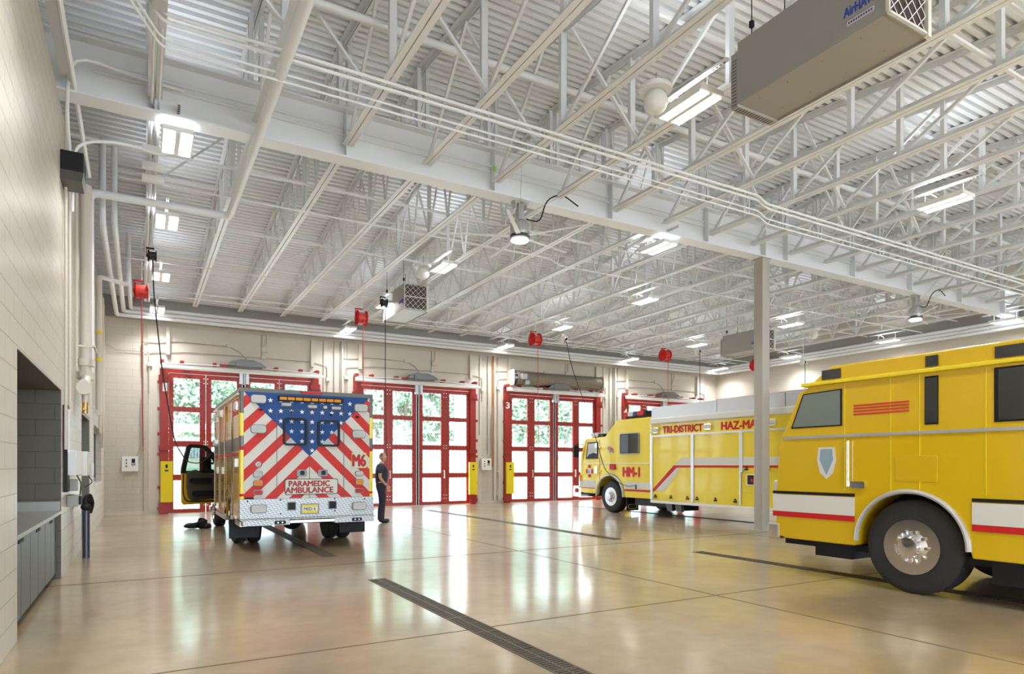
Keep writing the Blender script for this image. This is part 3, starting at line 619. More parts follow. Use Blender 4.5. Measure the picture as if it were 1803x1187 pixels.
def fan(x, y, lab):
    t = thing('ceiling_fan', lab, 'ceiling fan', (x, y, 5.5), 'big ceiling fans')
    mb = MB(); mb.box(x - .14, x + .14, y - .06, y + .06, 6.0, 6.06); mb.box(x - .12, x - .09, y - .05, y + .05, 5.9, 6.02); mb.box(x + .09, x + .12, y - .05, y + .05, 5.9, 6.02); mb.rrect('xy', x - .06, x + .06, y - .06, y + .06, .02, 5.72, 6.02); mb.build('mount', M_galv, t)
    mb = MB(); mb.lathe([(.04, .0), (.12, -.03), (.155, -.08), (.165, -.24), (.16, -.27)], (x, y, 5.74), (0, 0, 1), n=28)
    for k in range(18):
        a = 2 * PI * k / 18; mb.bar((x + .162 * math.cos(a), y + .162 * math.sin(a), 5.51), (x + .158 * math.cos(a), y + .158 * math.sin(a), 5.66), .012, .012)
    mb.build('motor_housing', M_alu, t, smooth=True)
    MB().lathe([(.10, 0), (.175, -.01), (.178, -.06), (.14, -.075)], (x, y, 5.47), (0, 0, 1), n=28).build('hub', M_dark, t, smooth=True)
    mb = MB(); mb.lathe([(.02, 0), (.15, -.005), (.155, -.03), (.12, -.05), (.02, -.055)], (x, y, 5.395), (0, 0, 1), n=28); mb.build('lamp_disc', mat('fan_lamp', (1, 1, .98), .4, emit=3.0), t, smooth=True)
    for k in range(5):
        a = 2 * PI * k / 5 + .25; d = Vector((math.cos(a), math.sin(a), 0)); n_ = Vector((-d.y, d.x, .12)).normalized(); p0 = Vector((x, y, 5.435)) + d * .17; p1 = p0 + d * 1.05
        mb = MB(); mb.add([p0 - n_ * .04, p0 + n_ * .04, p1 + n_ * .025, p1 - n_ * .025] + [q + Vector((0, 0, .01)) for q in (p0 - n_ * .04, p0 + n_ * .04, p1 + n_ * .025, p1 - n_ * .025)], [(0, 1, 2, 3), (7, 6, 5, 4), (0, 4, 5, 1), (1, 5, 6, 2), (2, 6, 7, 3), (3, 7, 4, 0)])
        mb.build('blade', M_white, t)
    MB().tube([(x + .1, y - .05, 5.75), (x + .35, y - .1, 5.72), (x + .42, y - .2, 6.1), (x + .7, y - .25, 6.25), (x + 1.1, y - .2, 6.12)], .012, fillet=.15).build('power_cable', M_black, t, smooth=True)
    for (a, b) in ((-.8, .5), (.9, .6), (-.5, -.9), (.8, -.8)): MB().tube([(x, y, 5.75), (x + a, y + b, 6.25)], .003, n=5).build('guy_wire', M_grey, t)
fan(5.74, GY, 'aluminium ceiling fan with lit disc hanging under the girder, left of the column')
fan(18.1, GY, 'ceiling fan hanging under the girder right of the column, above the engine')

# ------------------------------------------------------------------ filter units
def filter_unit(x, y, z, lab, flip=False):
    t = thing('air_filter_unit', lab, 'air cleaner', (x + .33, y, z), 'hanging air cleaners')
    w, L, h = .66, 1.65, .68
    mb = MB(); mb.box(x, x + w, y, y + L, z, z + h); mb.box(x - .006, x + w + .006, y - .02, y, z - .006, z + .018); mb.box(x + w, x + w + .012, y, y + L, z - .02, z + .05)
    for yy in (.3, .7, 1.1, 1.45):
        for xx in (.12, .5): mb.cyl((x + xx, y + yy, z), (x + xx, y + yy, z - .004), .006, n=6, m=1)
    mb.build('cabinet', [M_unit, M_dark], t, bevel=.006)
    mb = MB(); mb.box(x + .01, x + w - .01, y - .035, y - .003, z + .01, z + .03); mb.box(x + .01, x + w - .01, y - .035, y - .003, z + h - .03, z + h - .01); mb.box(x + .0, x + .02, y - .035, y - .003, z + .01, z + h - .01); mb.box(x + w - .045, x + w + .01, y - .045, y - .003, z - .01, z + h); mb.box(x + .01, x + w - .04, y - .035, y - .003, z + h / 2 - .012, z + h / 2 + .012)
    mb.build('filter_frame', M_cream, t)
    for k in range(2):
        z0 = z + .03 + k * h / 2; z1 = z + h / 2 - .012 + k * (h / 2 - .018); mb = MB()
        for i in range(26): xa = x + .02 + i * .0229; mb.box(xa, xa + .012, y - .012, y - .003, z0, z1, 0)
        mb.box(x + .02, x + w - .045, y - .004, y - .002, z0, z1, 0)
        # white diamond lattice in front of the pleats
        xs0, xs1 = x + .02, x + w - .045; step = (xs1 - xs0) / 4; hh = z1 - z0
        def seg(a, b):
            mb.bar((a[0], y - .02, a[1]), (b[0], y - .02, b[1]), .009, .004, m=1, up=(0, 1, 0))
        for i in range(-2, 5):
            for sgn in (1, -1):
                xa = xs0 + i * step; xb = xa + step * 2; za, zb = (z0, z1) if sgn == 1 else (z1, z0)
                ta = max(0, (xs0 - xa) / (xb - xa)); tb = min(1, (xs1 - xa) / (xb - xa))
                if tb > ta: seg((xa + (xb - xa) * ta, za + (zb - za) * ta), (xa + (xb - xa) * tb, za + (zb - za) * tb))
        mb.build('pleated_filter', [mat('filter_pleat', (.11, .08, .075), .9), M_wht], t)
    mb = MB(); mb.box(x, x + w, y + L, y + L + .09, z - .03, z + h - .1)
    for k in range(14): mb.box(x - .004, x + .001, y + L + .015, y + L + .08, z + .0 + k * .038, z + .008 + k * .038, 1); mb.box(x + .04 + k * .042, x + .05 + k * .042, y + L + .01, y + L + .08, z - .034, z - .029, 1)
    mb.build('outlet_louver', [M_unit, M_dark], t)
    mb = MB(); mb.rrect('yz', y + .02, y + .42, z + .15, z + .33, .03, x - .004, x - .001, 0)
    mb.text('AirHAWK', (x - .005, y + .21, z + .235), '-x', .36, .09, m=1, depth=.002, bold=.03); mb.rrect('yz', y + .10, y + .36, z + .10, z + .145, .005, x - .004, x - .001, 2)
    for k in range(10): mb.box(x - .006, x - .004, y + .115 + k * .024, y + .13 + k * .024, z + .112, z + .132, 1)
    mb.build('maker_decal', [M_unit, mat('decal_blue', (.02, .06, .45), .4), M_cream], t)
    mb = MB()
    for (a, b) in ((.05, .15), (.05, 1.5), (.6, .15), (.6, 1.5)): mb.cyl((x + a, y + b, z + h), (x + a, y + b, roof(y + b) + .01), .006, n=6); mb.box(x + a - .02, x + a + .02, y + b - .02, y + b + .02, z + h + .1, z + h + .17)
    mb.build('hanging_rod', M_black, t)
filter_unit(5.77, 3.36, 5.48, 'big taupe air cleaner with diamond grille hanging at the top right, near the camera')
filter_unit(5.98, 16.1, 5.55, 'grey air cleaner with diamond grille hanging in front of the doors, right of the ambulance')
filter_unit(18.0, 14.65, 5.38, 'grey air cleaner partly hidden by the column')

# ------------------------------------------------------------------ hose reels and cable drops
def reel(x, y, z, lab, m, end, hose_r, hm, name='hose_reel', cat='hose reel', pts=None):
    t = thing(name, lab, cat, (x, y, z), 'overhead hose reels' if m is M_redv else 'overhead cable reels')
    s = 1 if m is M_redv else .55
    mb = MB(); d = .13 * s; r = .21 * s
    MB().cyl((x + d - .015, y, z), (x + d, y, z), r, n=22).build('side_disc', m, t)
    mb.cyl((x - d, y, z), (x - d + .015, y, z), r, n=22); mb.cyl((x - d - .03, y, z), (x - d, y, z), r * .3, n=14)
    for a in range(6):
        t_ = a * PI / 3; mb.bar((x - d - .01, y, z), (x - d - .01, y + r * math.cos(t_), z + r * math.sin(t_)), .02, .02)
    mb.build('side_disc', m, t)
    mb = MB(); mb.cyl((x - d + .015, y, z), (x + d - .015, y, z), r * .72, n=18); mb.build('wound_hose', hm, t)
    mb = MB(); mb.box(x - d - .045, x + .03, y - .02, y + .02, z + r + .02, z + r + .05); mb.box(x - d - .045, x - d - .03, y - .02, y + .02, z - .03, z + r + .02); mb.box(x - .03, x + .03, y - r - .05, y - r + .02, z - r * .7, z - r * .4)
    mb.build('mount_arm', m, t)
    MB().cyl((x, y, z + r + .05), (x, y, roof(y) + .01), .012).build('drop_rod', M_white, t)
    P_ = pts or [(x, y - r * .7, z - r * .5), (x, y - r * .7, (z + end) / 2), (x + .03, y - r * .7, end)]
    MB().tube(P_, hose_r, n=7, fillet=.4).build('hanging_hose', hm, t, smooth=True)
    MB().cyl(P_[-1], (P_[-1][0], P_[-1][1], P_[-1][2] - .12), hose_r * 1.8, n=8).build('nozzle', M_brass if m is M_redv else M_black, t)
M_hose = mat('red_hose', (.62, .05, .04), .4); M_cable = mat('black_cable', (.02, .02, .02), .5)
reel(.03, 17.3, 5.48, 'red hose reel in the left corner, hose hanging over the blank wall', M_redv, 1.9, .011, M_hose)
reel(5.27, 17.5, 5.5, 'red hose reel whose hose hangs before the door with the man', M_redv, 2.6, .009, M_hose)
reel(10.8, 17.35, 5.42, 'red hose reel hanging in front of door 3', M_redv, 2.3, .009, M_hose)
reel(16.4, 17.5, 5.42, 'red hose reel hanging in front of door 4', M_redv, 2.8, .009, M_hose)
reel(21.2, 17.5, 5.42, 'red hose reel half hidden behind the column', M_redv, 3.2, .009, M_hose)
reel(.22, 15.2, 5.75, 'black cable reel in the left corner, cable running to the ambulance', M_black, 1.4, .013, M_cable, 'cable_reel', 'cable reel',
     [(.22, 15.1, 5.7), (.24, 15.3, 5.0), (.42, 15.9, 3.4), (.68, 16.5, 1.95), (.95, 16.75, 1.52), (1.22, 16.65, 1.50), (1.45, 16.3, 1.75), (1.54, 16.1, 1.86), (1.58, 15.95, 1.72)])
reel(5.6, 16.55, 5.75, 'black cable reel beside the grey air cleaner, cable hanging straight down', M_black, 1.75, .010, M_cable, 'cable_reel', 'cable reel')
reel(11.6, 16.9, 5.42, 'white cable reel whose cable slants down to the haz-mat truck', M_wht, 1.0, .011, M_cable, 'cable_reel', 'cable reel',
     [(11.6, 16.8, 5.35), (11.75, 16.75, 4.6), (12.2, 16.35, 2.9), (12.48, 16.0, 1.35), (12.52, 15.7, 1.12), (12.54, 15.3, .90), (12.53, 14.9, .83), (12.56, 14.62, .88)])
reel(16.9, 16.4, 5.42, 'white cable reel over the box of the haz-mat truck', M_wht, 3.3, .011, M_cable, 'cable_reel', 'cable reel')
reel(21.5, 15.6, 5.3, 'white cable reel near the right wall, right of the column', M_wht, 3.4, .011, M_cable, 'cable_reel', 'cable reel')
# green tags tied on guy wires
for i, p in enumerate(((4.9, 9.1, 6.15), (7.6, 4.6, 6.55), (15.2, 12.0, 6.2))):
    tag(MB().box(p[0] - .02, p[0] + .02, p[1] - .02, p[1] + .02, p[2], p[2] + .07).cyl((p[0], p[1], p[2] + .07), (p[0], p[1], p[2] + .5), .002, n=4, m=1).build('wire_tag', [M_green, M_grey], loc=p), 'small green tag on a wire %s' % ('left of the girder fan', 'left of the big air cleaner', 'right of the column')[i], 'tag', 'green wire tags')

# ------------------------------------------------------------------ far wall equipment
def wall_run(pts, r, label, m=None, group='far wall conduits'): return pipe(pts, r, label, m or M_conduit, group=group, fillet=.1, n=7)
nm = {1: 'door 1', 2: 'the door behind the man', 3: 'door 3', 4: 'door 4'}
for c, n in DOORS:
    y = YF - .06
    o = thing('header_conduit', 'beige conduit with junction boxes above %s' % nm[n], 'conduit', (c, y, 4.9), 'conduit runs above the doors')
    MB().tube([(c - 2.8, y, 4.2), (c - 2.8, y, 5.1), (c - 2.3, y, 5.12), (c - 1.9, y, 5.2), (c - .4, y, 5.18), (c - .1, y, 5.02), (c + .15, y, 4.75)], .014, n=7, fillet=.1).build('conduit_run', M_conduit, o)
    MB().tube([(c - 2.62, y, 3.6), (c - 2.62, y, 4.8), (c - 1.6, y, 4.9), (c + 2.1, y, 4.9), (c + 2.62, y, 4.8), (c + 2.62, y, 3.9)], .014, n=7, fillet=.1).build('conduit_run', M_conduit, o)
    MB().tube([(c + .55, y, 4.95), (c + .55, y, 5.65)], .014, n=7).build('conduit_run', M_conduit, o)
    for (dx, z) in ((-.5, 5.15), (.52, 4.86), (-2.66, 4.4), (2.58, 4.3)): MB().box(c + dx, c + dx + .13, y - .04, y + .04, z, z + .12).build('junction_box', M_beige2, o, bevel=.004)
    for s in (-1, 1):
        tag(MB().box(c + s * 2.12 - .05, c + s * 2.12 + .05, YF - .16, YF - .03, 4.78 if s < 0 else 4.72, 5.62).build('header_post', M_beige2, loc=(c + s * 2.12, YF - .1, 4.7)), 'beige steel post above the %s end of %s' % ('left' if s < 0 else 'right', nm[n]), 'steel post', 'posts above the doors')
    tag(MB().tube([(c + .7, y, 5.65), (c + .7, y, 5.35), (c + .62, y, 5.25)], .03, n=8, fillet=.08).box(c + .54, c + .70, y - .06, y + .04, 5.1, 5.25).build('wall_sensor', M_beige2, loc=(c + .6, y, 5.1)), 'beige sensor box on a bent conduit above %s' % nm[n], 'sensor', 'sensors above the doors')
gaps = [(5.78, 'between door 1 and the door behind the man'), (11.66, 'between the door behind the man and door 3'), (17.56, 'between door 3 and door 4')]
for g, lab in gaps:
    tag(MB().box(g + .155, g + .205, YF - .13, YF - .03, .1, 5.66).build('wall_channel', M_beige2, loc=(g, YF, 0)), 'beige vertical steel channel %s' % lab, 'channel', 'wall channels')
    for k, (dx, m, z0) in enumerate(((-.44, M_conduit, 2.6), (-.08, M_conduit, 1.9), (.13, M_orange if g == 11.66 else M_conduit, 1.4), (.36, M_conduit, 1.25))):
        wall_run([(g + dx, YF - .048, z0), (g + dx, YF - .048, 5.66)], .016 + .004 * (k == 2), '%s vertical conduit, %s of four %s' % ('orange' if m is M_orange else 'beige', ('leftmost', 'second', 'third', 'rightmost')[k], lab), m)
def ctrl(x, z, lab):
    t = thing('control_panel', lab, 'control panel', (x, YF - .1, z), 'white door control panels')
    MB().box(x - .21, x + .21, YF - .2, YF - .04, z - .22, z + .22).build('enclosure', M_wht, t, bevel=.01)
    mb = MB()
    for k in range(3): mb.cyl((x - .09, YF - .2, z + .11 - k * .09), (x - .09, YF - .215, z + .11 - k * .09), .02, n=10)
    mb.box(x + .04, x + .13, YF - .21, YF - .2, z + .03, z + .15); mb.cyl((x + .08, YF - .2, z + .12), (x + .08, YF - .22, z + .12), .025, n=10)
    mb.box(x + .03, x + .14, YF - .207, YF - .2, z - .05, z + .015, 1); mb.build('buttons', [M_black, M_grey], t)
    MB().tube([(x + .21, YF - .1, z + .05), (x + .27, YF - .07, z + .2), (x + .28, YF - .06, z + 1.9)], .014, n=7, fillet=.1).build('feed_conduit', M_conduit, t)
    MB().tube([(x + .15, YF - .1, z + .22), (x + .31, YF - .06, z + .6), (x + .32, YF - .06, z + 2.2)], .012, n=7, fillet=.1).build('feed_conduit', M_conduit, t)
ctrl(-.26, 1.50, 'white control panel with buttons on the blank wall left of door 1')
ctrl(11.45, 1.50, 'white control panel with buttons between the man\'s door and door 3')
ctrl(17.3, 1.50, 'white control panel hidden by the haz-mat truck')
tag(MB().box(11.98, 12.10, YF - .16, YF - .03, 1.05, 1.2).box(11.99, 12.09, YF - .12, YF - .03, .15, .3).tube([(12.04, YF - .08, 1.05), (12.04, YF - .08, .3)], .014).build('outlet_box', M_beige2, loc=(12.04, YF, 1)), 'small outlet boxes on a conduit just left of door 3', 'outlet box')
wall_run([(XL + .05, YF - .06, 4.95), (XL + .25, YF - .06, 4.82), (.25, YF - .06, 4.82)], .012, 'thin conduit across the blank wall left of door 1')
wall_run([(.08, YF - .05, .1), (.08, YF - .05, 5.66)], .014, 'tall conduit on the blank wall next to door 1')
# coiling mesh grille above door 3
t = thing('coiling_grille', 'rolled wire mesh grille with motor above door 3', 'rolling grille', (14.5, 21.8, 4.8))
mb = MB(); mb.cyl((12.62, 21.78, 4.86), (16.72, 21.78, 4.90), .26, n=28)
m_ = mat('mesh_roll', (.42, .38, .33), .45, .4); nt = m_.node_tree; ck = nt.nodes.new('ShaderNodeTexWave'); ck.inputs['Scale'].default_value = 7; ck.bands_direction = 'Z'; tc = nt.nodes.new('ShaderNodeTexCoord'); nt.links.new(tc.outputs['Object'], ck.inputs['Vector'])
ck2 = nt.nodes.new('ShaderNodeTexWave'); ck2.inputs['Scale'].default_value = 5; ck2.bands_direction = 'X'; nt.links.new(tc.outputs['Object'], ck2.inputs['Vector'])
mu = nt.nodes.new('ShaderNodeMath'); mu.operation = 'MULTIPLY'; nt.links.new(ck.outputs['Fac'], mu.inputs[0]); nt.links.new(ck2.outputs['Fac'], mu.inputs[1])
mxn = nt.nodes.new('ShaderNodeMix'); mxn.data_type = 'RGBA'; mxn.inputs['A'].default_value = (.11, .09, .07, 1); mxn.inputs['B'].default_value = (.68, .62, .54, 1); nt.links.new(mu.outputs[0], mxn.inputs['Factor']); nt.links.new(mxn.outputs['Result'], nt.nodes['Principled BSDF'].inputs['Base Color'])
mb.build('mesh_roll', m_, t, smooth=True)
for x in (12.42, 16.74): MB().rrect('yz', 21.5, 22.07, 4.55, 5.16, .05, x, x + .03).build('end_plate', M_beige2, t)
mb = MB(); mb.cyl((12.46, 21.62, 4.85), (12.95, 21.62, 4.85), .07); mb.box(12.75, 12.98, 21.42, 21.6, 4.78, 5.0); mb.box(12.9, 13.1, 21.45, 21.6, 4.6, 4.75); mb.cyl((12.5, 21.6, 5.0), (12.85, 21.6, 5.0), .03); mb.cyl((12.46, 21.74, 4.86), (12.62, 21.74, 4.86), .12); mb.build('motor', M_galv, t, bevel=.005)
MB().box(12.4, 16.8, 21.9, 22.07, 4.5, 4.56).build('guide_angle', M_beige2, t)

# ------------------------------------------------------------------ left wall: counter, panels, post, bag
t = thing('worktop', 'long steel worktop in the left wall recess', 'worktop', (XL - .3, 8.4, .87))
mb = MB(); mb.box(XL - .74, XL + .0, NY0 + .01, NY1 - .01, .83, .87); mb.build('top', M_counter, t, bevel=.004)
MB().box(XL - .74, XL - .72, NY0 + .01, NY1 - .01, .87, .99).box(XL - .72, XL - .01, NY1 - .03, NY1 - .01, .87, .99).build('backsplash', M_counter, t)
n = 6; w = (NY1 - NY0 - .06) / n
for k in range(n):
    y0 = NY0 + .03 + k * w
    t = thing('base_cabinet', 'dark steel base cabinet under the worktop, %s' % ('nearest the camera', 'second from the camera', 'third from the camera', 'third from the far end', 'second from the far end', 'at the far end')[k], 'cabinet', (XL - .3, y0 + w / 2, 0), 'base cabinets under the worktop')
    MB().box(XL - .7, XL - .075, y0, y0 + w - .004, .1, .829).box(XL - .66, XL - .13, y0, y0 + w - .004, .0, .1).build('carcass', M_dark, t)
    dr = MB().box(XL - .075, XL - .05, y0 + .006, y0 + w - .01, .09, .822).build('cabinet_door', M_steelcab, t)
    hy = y0 + w - .10 if k % 2 == 0 else y0 + .07
    MB().box(XL - .05, XL - .043, hy - .06, hy + .06, .76, .79).build('finger_pull', M_black, dr)
t = thing('electrical_panel', 'white electrical panel boxes on the left wall right of the recess', 'electrical panel', (XL + .1, 11.0, 1.33))
MB().box(XL + .01, XL + .14, 10.35, 11.45, 1.32, 1.65).build('panel_box', M_wht, t, bevel=.006)
MB().box(XL + .005, XL + .20, 11.46, 11.9, 1.30, 1.66).box(XL + .201, XL + .21, 11.5, 11.86, 1.34, 1.62).build('panel_box', M_cream, t, bevel=.006)
mb = MB(); mb.tube([(XL + .1, 11.0, 1.32), (XL + .14, 11.1, 1.22), (XL + .12, 11.5, 1.16), (XL + .1, 11.6, 1.0)], .01, fillet=.06); mb.tube([(XL + .2, 11.6, 1.3), (XL + .26, 11.7, 1.2), (XL + .15, 11.8, 1.12)], .008, fillet=.06); mb.build('cable', mat('green_cable', (.03, .12, .07), .5), t)
tag(MB().box(XL + .005, XL + .13, 10.75, 10.9, 1.1, 1.26).build('outlet_box', M_grey, loc=(XL, 10.8, 1.1), bevel=.004), 'grey outlet box below the white electrical panel, upper one', 'outlet box', 'left wall outlet boxes')
tag(MB().box(XL + .005, XL + .13, 10.75, 11.1, .88, 1.04).box(XL + .13, XL + .16, 10.95, 11.1, .9, 1.02, 1).build('outlet_box', [M_grey, M_black], loc=(XL, 10.9, .9), bevel=.004), 'grey outlet box with black plug below the white panel, lower one', 'outlet box', 'left wall outlet boxes')
tag(MB().box(XL + .003, XL + .05, 10.3, 10.6, 1.1, 2.25).box(XL + .05, XL + .056, 10.32, 10.58, 1.62, 2.2, 1).build('notice_board', [M_black, M_wht], loc=(XL, 10.4, 1.1)), 'narrow dark board with white sheet beside the recess', 'board')
tag(MB().box(XL + .003, XL + .05, 15.75, 15.9, 1.25, 1.5).build('light_switch', M_wht, loc=(XL, 15.8, 1.3)), 'small white switch box right of the dark doorway', 'switch')
t = thing('vacuum_post', 'black upright hose canister standing against the left wall', 'vacuum', (XL + .16, 12.2, 0))
MB().cyl((XL + .14, 12.2, 0), (XL + .14, 12.2, .74), .05, n=20).build('canister', mat('graphite', (.06, .065, .09), .3, .4), t, smooth=True)
mb = MB(); mb.tube([(XL + .14, 12.2, .72), (XL + .12, 12.15, .92), (XL + .18, 12.2, 1.0), (XL + .22, 12.3, .85), (XL + .18, 12.35, .70)], .035, fillet=.08); mb.ball((XL + .14, 12.2, .80), .075, sc=(1, 1, .9)); mb.ball((XL + .17, 12.25, .92), .06); mb.build('wound_hose', M_black, t, smooth=True)
t = thing('duffel_bag', 'black gear bag on the floor left of the ambulance', 'bag', (1.13, 16.55, 0))
mb = MB()
rd = random.Random(4)
def lump(c, r, sc):
    k = len(mb.v); mb.ball(c, r, sc=sc, nu=16, nv=10)
    for i in range(k, len(mb.v)):
        v = Vector(mb.v[i]); v += Vector((rd.uniform(-1, 1), rd.uniform(-1, 1), rd.uniform(-1, 1))) * r * .10; v.z = max(v.z, 0.004); mb.v[i] = tuple(v)
lump((1.03, 16.6, .065), .13, (1.3, .8, .5)); lump((1.24, 16.5, .11), .13, (.9, .9, .95)); lump((1.33, 16.42, .06), .09, (1.1, .9, .7)); lump((1.21, 16.5, .2), .06, (1, .8, .8))
mb.build('bag_body', M_black, t, smooth=True)
MB().tube([(.96, 16.52, .07), (1.05, 16.44, .13), (1.2, 16.42, .16), (1.28, 16.36, .04)], .014, fillet=.05).build('strap', M_black, t)

# ------------------------------------------------------------------ trench drains
def drain(x, y0, y1, lab, w=.19):
    t = thing('trench_drain', lab, 'floor drain', (x, (y0 + y1) / 2, 0), 'trench drains')
    MB().box(x - w / 2 - .02, x - w / 2, y0, y1, 0, .004).box(x + w / 2, x + w / 2 + .02, y0, y1, 0, .004).box(x - w / 2 - .02, x + w / 2 + .02, y1, y1 + .02, 0, .004).build('frame', M_grate, t)
    mb = MB(); mb.box(x - w / 2, x + w / 2, y0, y1, .0005, .0012, 1); k = y0
    while k < y1 - .02:
        mb.box(x - w / 2 + .006, x - .01, k, k + .018, .001, .0045); mb.box(x + .01, x + w / 2 - .006, k, k + .018, .001, .0045); k += .042
    mb.box(x - .01, x + .01, y0, y1, .001, .0045)
    k = y0
    while k < y1: mb.box(x - w / 2, x + w / 2, k, k + .02, .001, .0046); k += .6
    mb.build('grate', [M_grate, M_black], t)
drain(2.62, -4, 8.03, 'dark slotted floor drain in the foreground')
drain(2.62, 10.4, 19.9, 'dark slotted floor drain running under the ambulance')
drain(8.13, 10.0, 19.7, 'rusty floor drain running toward the door behind the man')
drain(8.13, -4, 7.9, 'dark floor drain beside the moving yellow engine')
drain(13.5, 10.0, 19.1, 'floor drain under the haz-mat truck')
# ------------------------------------------------------------------ wheels shared by the vehicles
def wheel(root, x, y, r, w, face=-1, dual=False, bright=M_alu):
    """x is the outer side plane of the tyre, face the side it shows (-1 = towards the left wall)"""
    s = face; rr = r * .58
    mb = MB(); mb.lathe([(rr, 0), (r * .86, -.012), (r * .95, .01), (r, .035), (r, w - .035), (r * .95, w - .01), (rr, w)], (x, y, r), (-s, 0, 0), n=40)
    for k in range(40):
        a = 2 * PI * k / 40
        for q in (.06, w - .10): mb.bar((x - s * q, y + math.cos(a) * (r - .002), r + math.sin(a) * (r - .002)), (x - s * (q + .05), y + math.cos(a + .05) * (r - .002), r + math.sin(a + .05) * (r - .002)), .018, .012)
    if dual: mb.lathe([(rr, w + .05), (r * .95, w + .05), (r, w + .08), (r, 2 * w), (r * .95, 2 * w + .03), (rr, 2 * w + .03)], (x, y, r), (-s, 0, 0), n=40)
    o = mb.build('wheel', M_rubber, root, smooth=True)
    mb = MB()
    if dual: mb.lathe([(rr + .002, -.005), (rr, .02), (rr * .86, .10), (rr * .5, .14), (rr * .38, .10), (rr * .36, .03), (rr * .05, .02)], (x, y, r), (-s, 0, 0), n=36)
    else: mb.lathe([(rr + .002, -.012), (rr * .96, -.005), (rr * .93, .02), (rr * .80, .03), (rr * .5, -.03), (rr * .40, -.05), (rr * .36, -.10), (rr * .05, -.11)], (x, y, r), (-s, 0, 0), n=36)
    for k in range(10):
        a = 2 * PI * k / 10; d = .10 if dual else -.018; mb.cyl((x - s * (d + .02), y + math.cos(a) * rr * .58, r + math.sin(a) * rr * .58), (x - s * (d - .03), y + math.cos(a) * rr * .58, r + math.sin(a) * rr * .58), .02, n=6, m=1)
        a += PI / 10; d = .06 if dual else .018; mb.cyl((x - s * (d + .01), y + math.cos(a) * rr * .80, r + math.sin(a) * rr * .80), (x - s * (d - .02), y + math.cos(a) * rr * .80, r + math.sin(a) * rr * .80), .022, n=10, m=2)
    mb.cyl((x + s * .0, y, r), (x + s * .06, y, r), rr * .3, n=16, m=2)
    mb.build('rim', [bright, M_chrome, M_black], o, smooth=True)
    return o

# ------------------------------------------------------------------ ambulance
AX0, AX1, AY = 1.44, 3.73, 11.66
A = thing('ambulance', 'paramedic ambulance seen from behind, star and stripe chevrons, driver door open', 'ambulance', (2.585, 14.6, 0))
def zx(a): return 1.504 + (a - 405) * .002626
def zz(b): return 2.691 - (b - 110) * .002563
mb = MB()
mb.box(AX0 + .02, AX1 - .02, AY + .03, 15.75, .82, 2.74)                                       # box
for x0, x1 in ((AX0 + .02, AX0 + .06), (AX1 - .06, AX1 - .02)):
    mb.box(x0, x1, AY + .03, 12.62, .50, .82); mb.box(x0, x1, 13.76, 15.75, .45, .82)
mb.build('body_module', M_yela, A, bevel=.008)
MB().box(AX0 + .05, AX1 - .05, AY + .05, 15.7, 2.74, 2.765).box(AX0 + .08, AX1 - .08, AY + .1, 15.6, .70, .819).build('roof_and_floor', M_olive, A)
# banded corner posts and top frame
mb = MB(); bands = [(.885, .935, 1), (.935, .975, 2), (.975, 1.715, 1), (1.715, 1.765, 2), (1.765, 1.95, 0), (1.95, 2.335, 1), (2.335, 2.75, 0)]
for z0, z1, m in bands:
    mb.rrect('xy', AX0, AX0 + .075, AY + .001, AY + .075, .02, z0, z1, m); mb.rrect('xy', AX1 - .075, AX1, AY + .001, AY + .075, .02, z0, z1, m)
mb.box(AX0, AX1, AY, AY + .08, 2.69, 2.762, 0); mb.box(AX0 + .002, AX0 + .03, AY + .08, 15.75, 2.70, 2.762, 0); mb.box(AX1 - .03, AX1 - .002, AY + .08, 15.75, 2.70, 2.762, 0)
mb.build('corner_frame', [M_olive, M_yel, M_redv], A, bevel=.004)
# rear panel with chevrons and star field
def clip(poly, a, b, c):     # keep a*x + b*z <= c
    out = []
    for i in range(len(poly)):
        p, q = poly[i], poly[(i + 1) % len(poly)]; fp_, fq = a * p[0] + b * p[1] - c, a * q[0] + b * q[1] - c
        if fp_ <= 0: out.append(p)
        if (fp_ < 0) != (fq < 0) and fp_ != fq: t = fp_ / (fp_ - fq); out.append((p[0] + (q[0] - p[0]) * t, p[1] + (q[1] - p[1]) * t))
    return out
PX0, PX1, PZ0, PZ1, XC, TIPZ = 1.505, 3.665, .885, 2.695, 2.583, 1.615
mb = MB(); mb.box(PX0, PX1, AY + .005, AY + .03, PZ0, PZ1, 0)
for sgn in (-1, 1):
    X = lambda d: XC + sgn * d          # d = distance outward from the centre line
    half = PX1 - XC if sgn > 0 else XC - PX0
    for k in range(-8, 10):
        c0 = .77 + .41 * k; c1 = c0 + .20  # at the outer edge; stripes rise towards the centre: z = c + (half - d)
        poly = [(0, PZ0), (half, PZ0), (half, PZ1), (0, PZ1)]
        poly = clip(poly, 1, 1, c1 + half); poly = clip(poly, -1, -1, -(c0 + half))
        if len(poly) > 2: poly = clip(poly, -1.0, 1, TIPZ)         # below the blue V: z <= TIPZ + d
        if len(poly) > 2 and abs(sum(poly[i][0] * poly[(i + 1) % len(poly)][1] - poly[(i + 1) % len(poly)][0] * poly[i][1] for i in range(len(poly)))) > 1e-5:
            mb.prism([(X(a), b) for a, b in poly], 'xz', AY + .003, AY + .0051, 1)
mb.prism([(XC, TIPZ), (XC + 1.06, TIPZ + 1.06), (XC + 1.06, PZ1), (XC - 1.06, PZ1), (XC - 1.06, TIPZ + 1.06)], 'xz', AY + .002, AY + .0051, 2)
def star(cx, cz, r):
    mb.prism([(cx + (r if i % 2 == 0 else r * .42) * math.sin(i * PI / 5), cz + (r if i % 2 == 0 else r * .42) * math.cos(i * PI / 5)) for i in range(10)], 'xz', AY - .003, AY + .002, 3)
cols = [567, 632, 700, 767, 833, 900, 964, 1027, 1088]
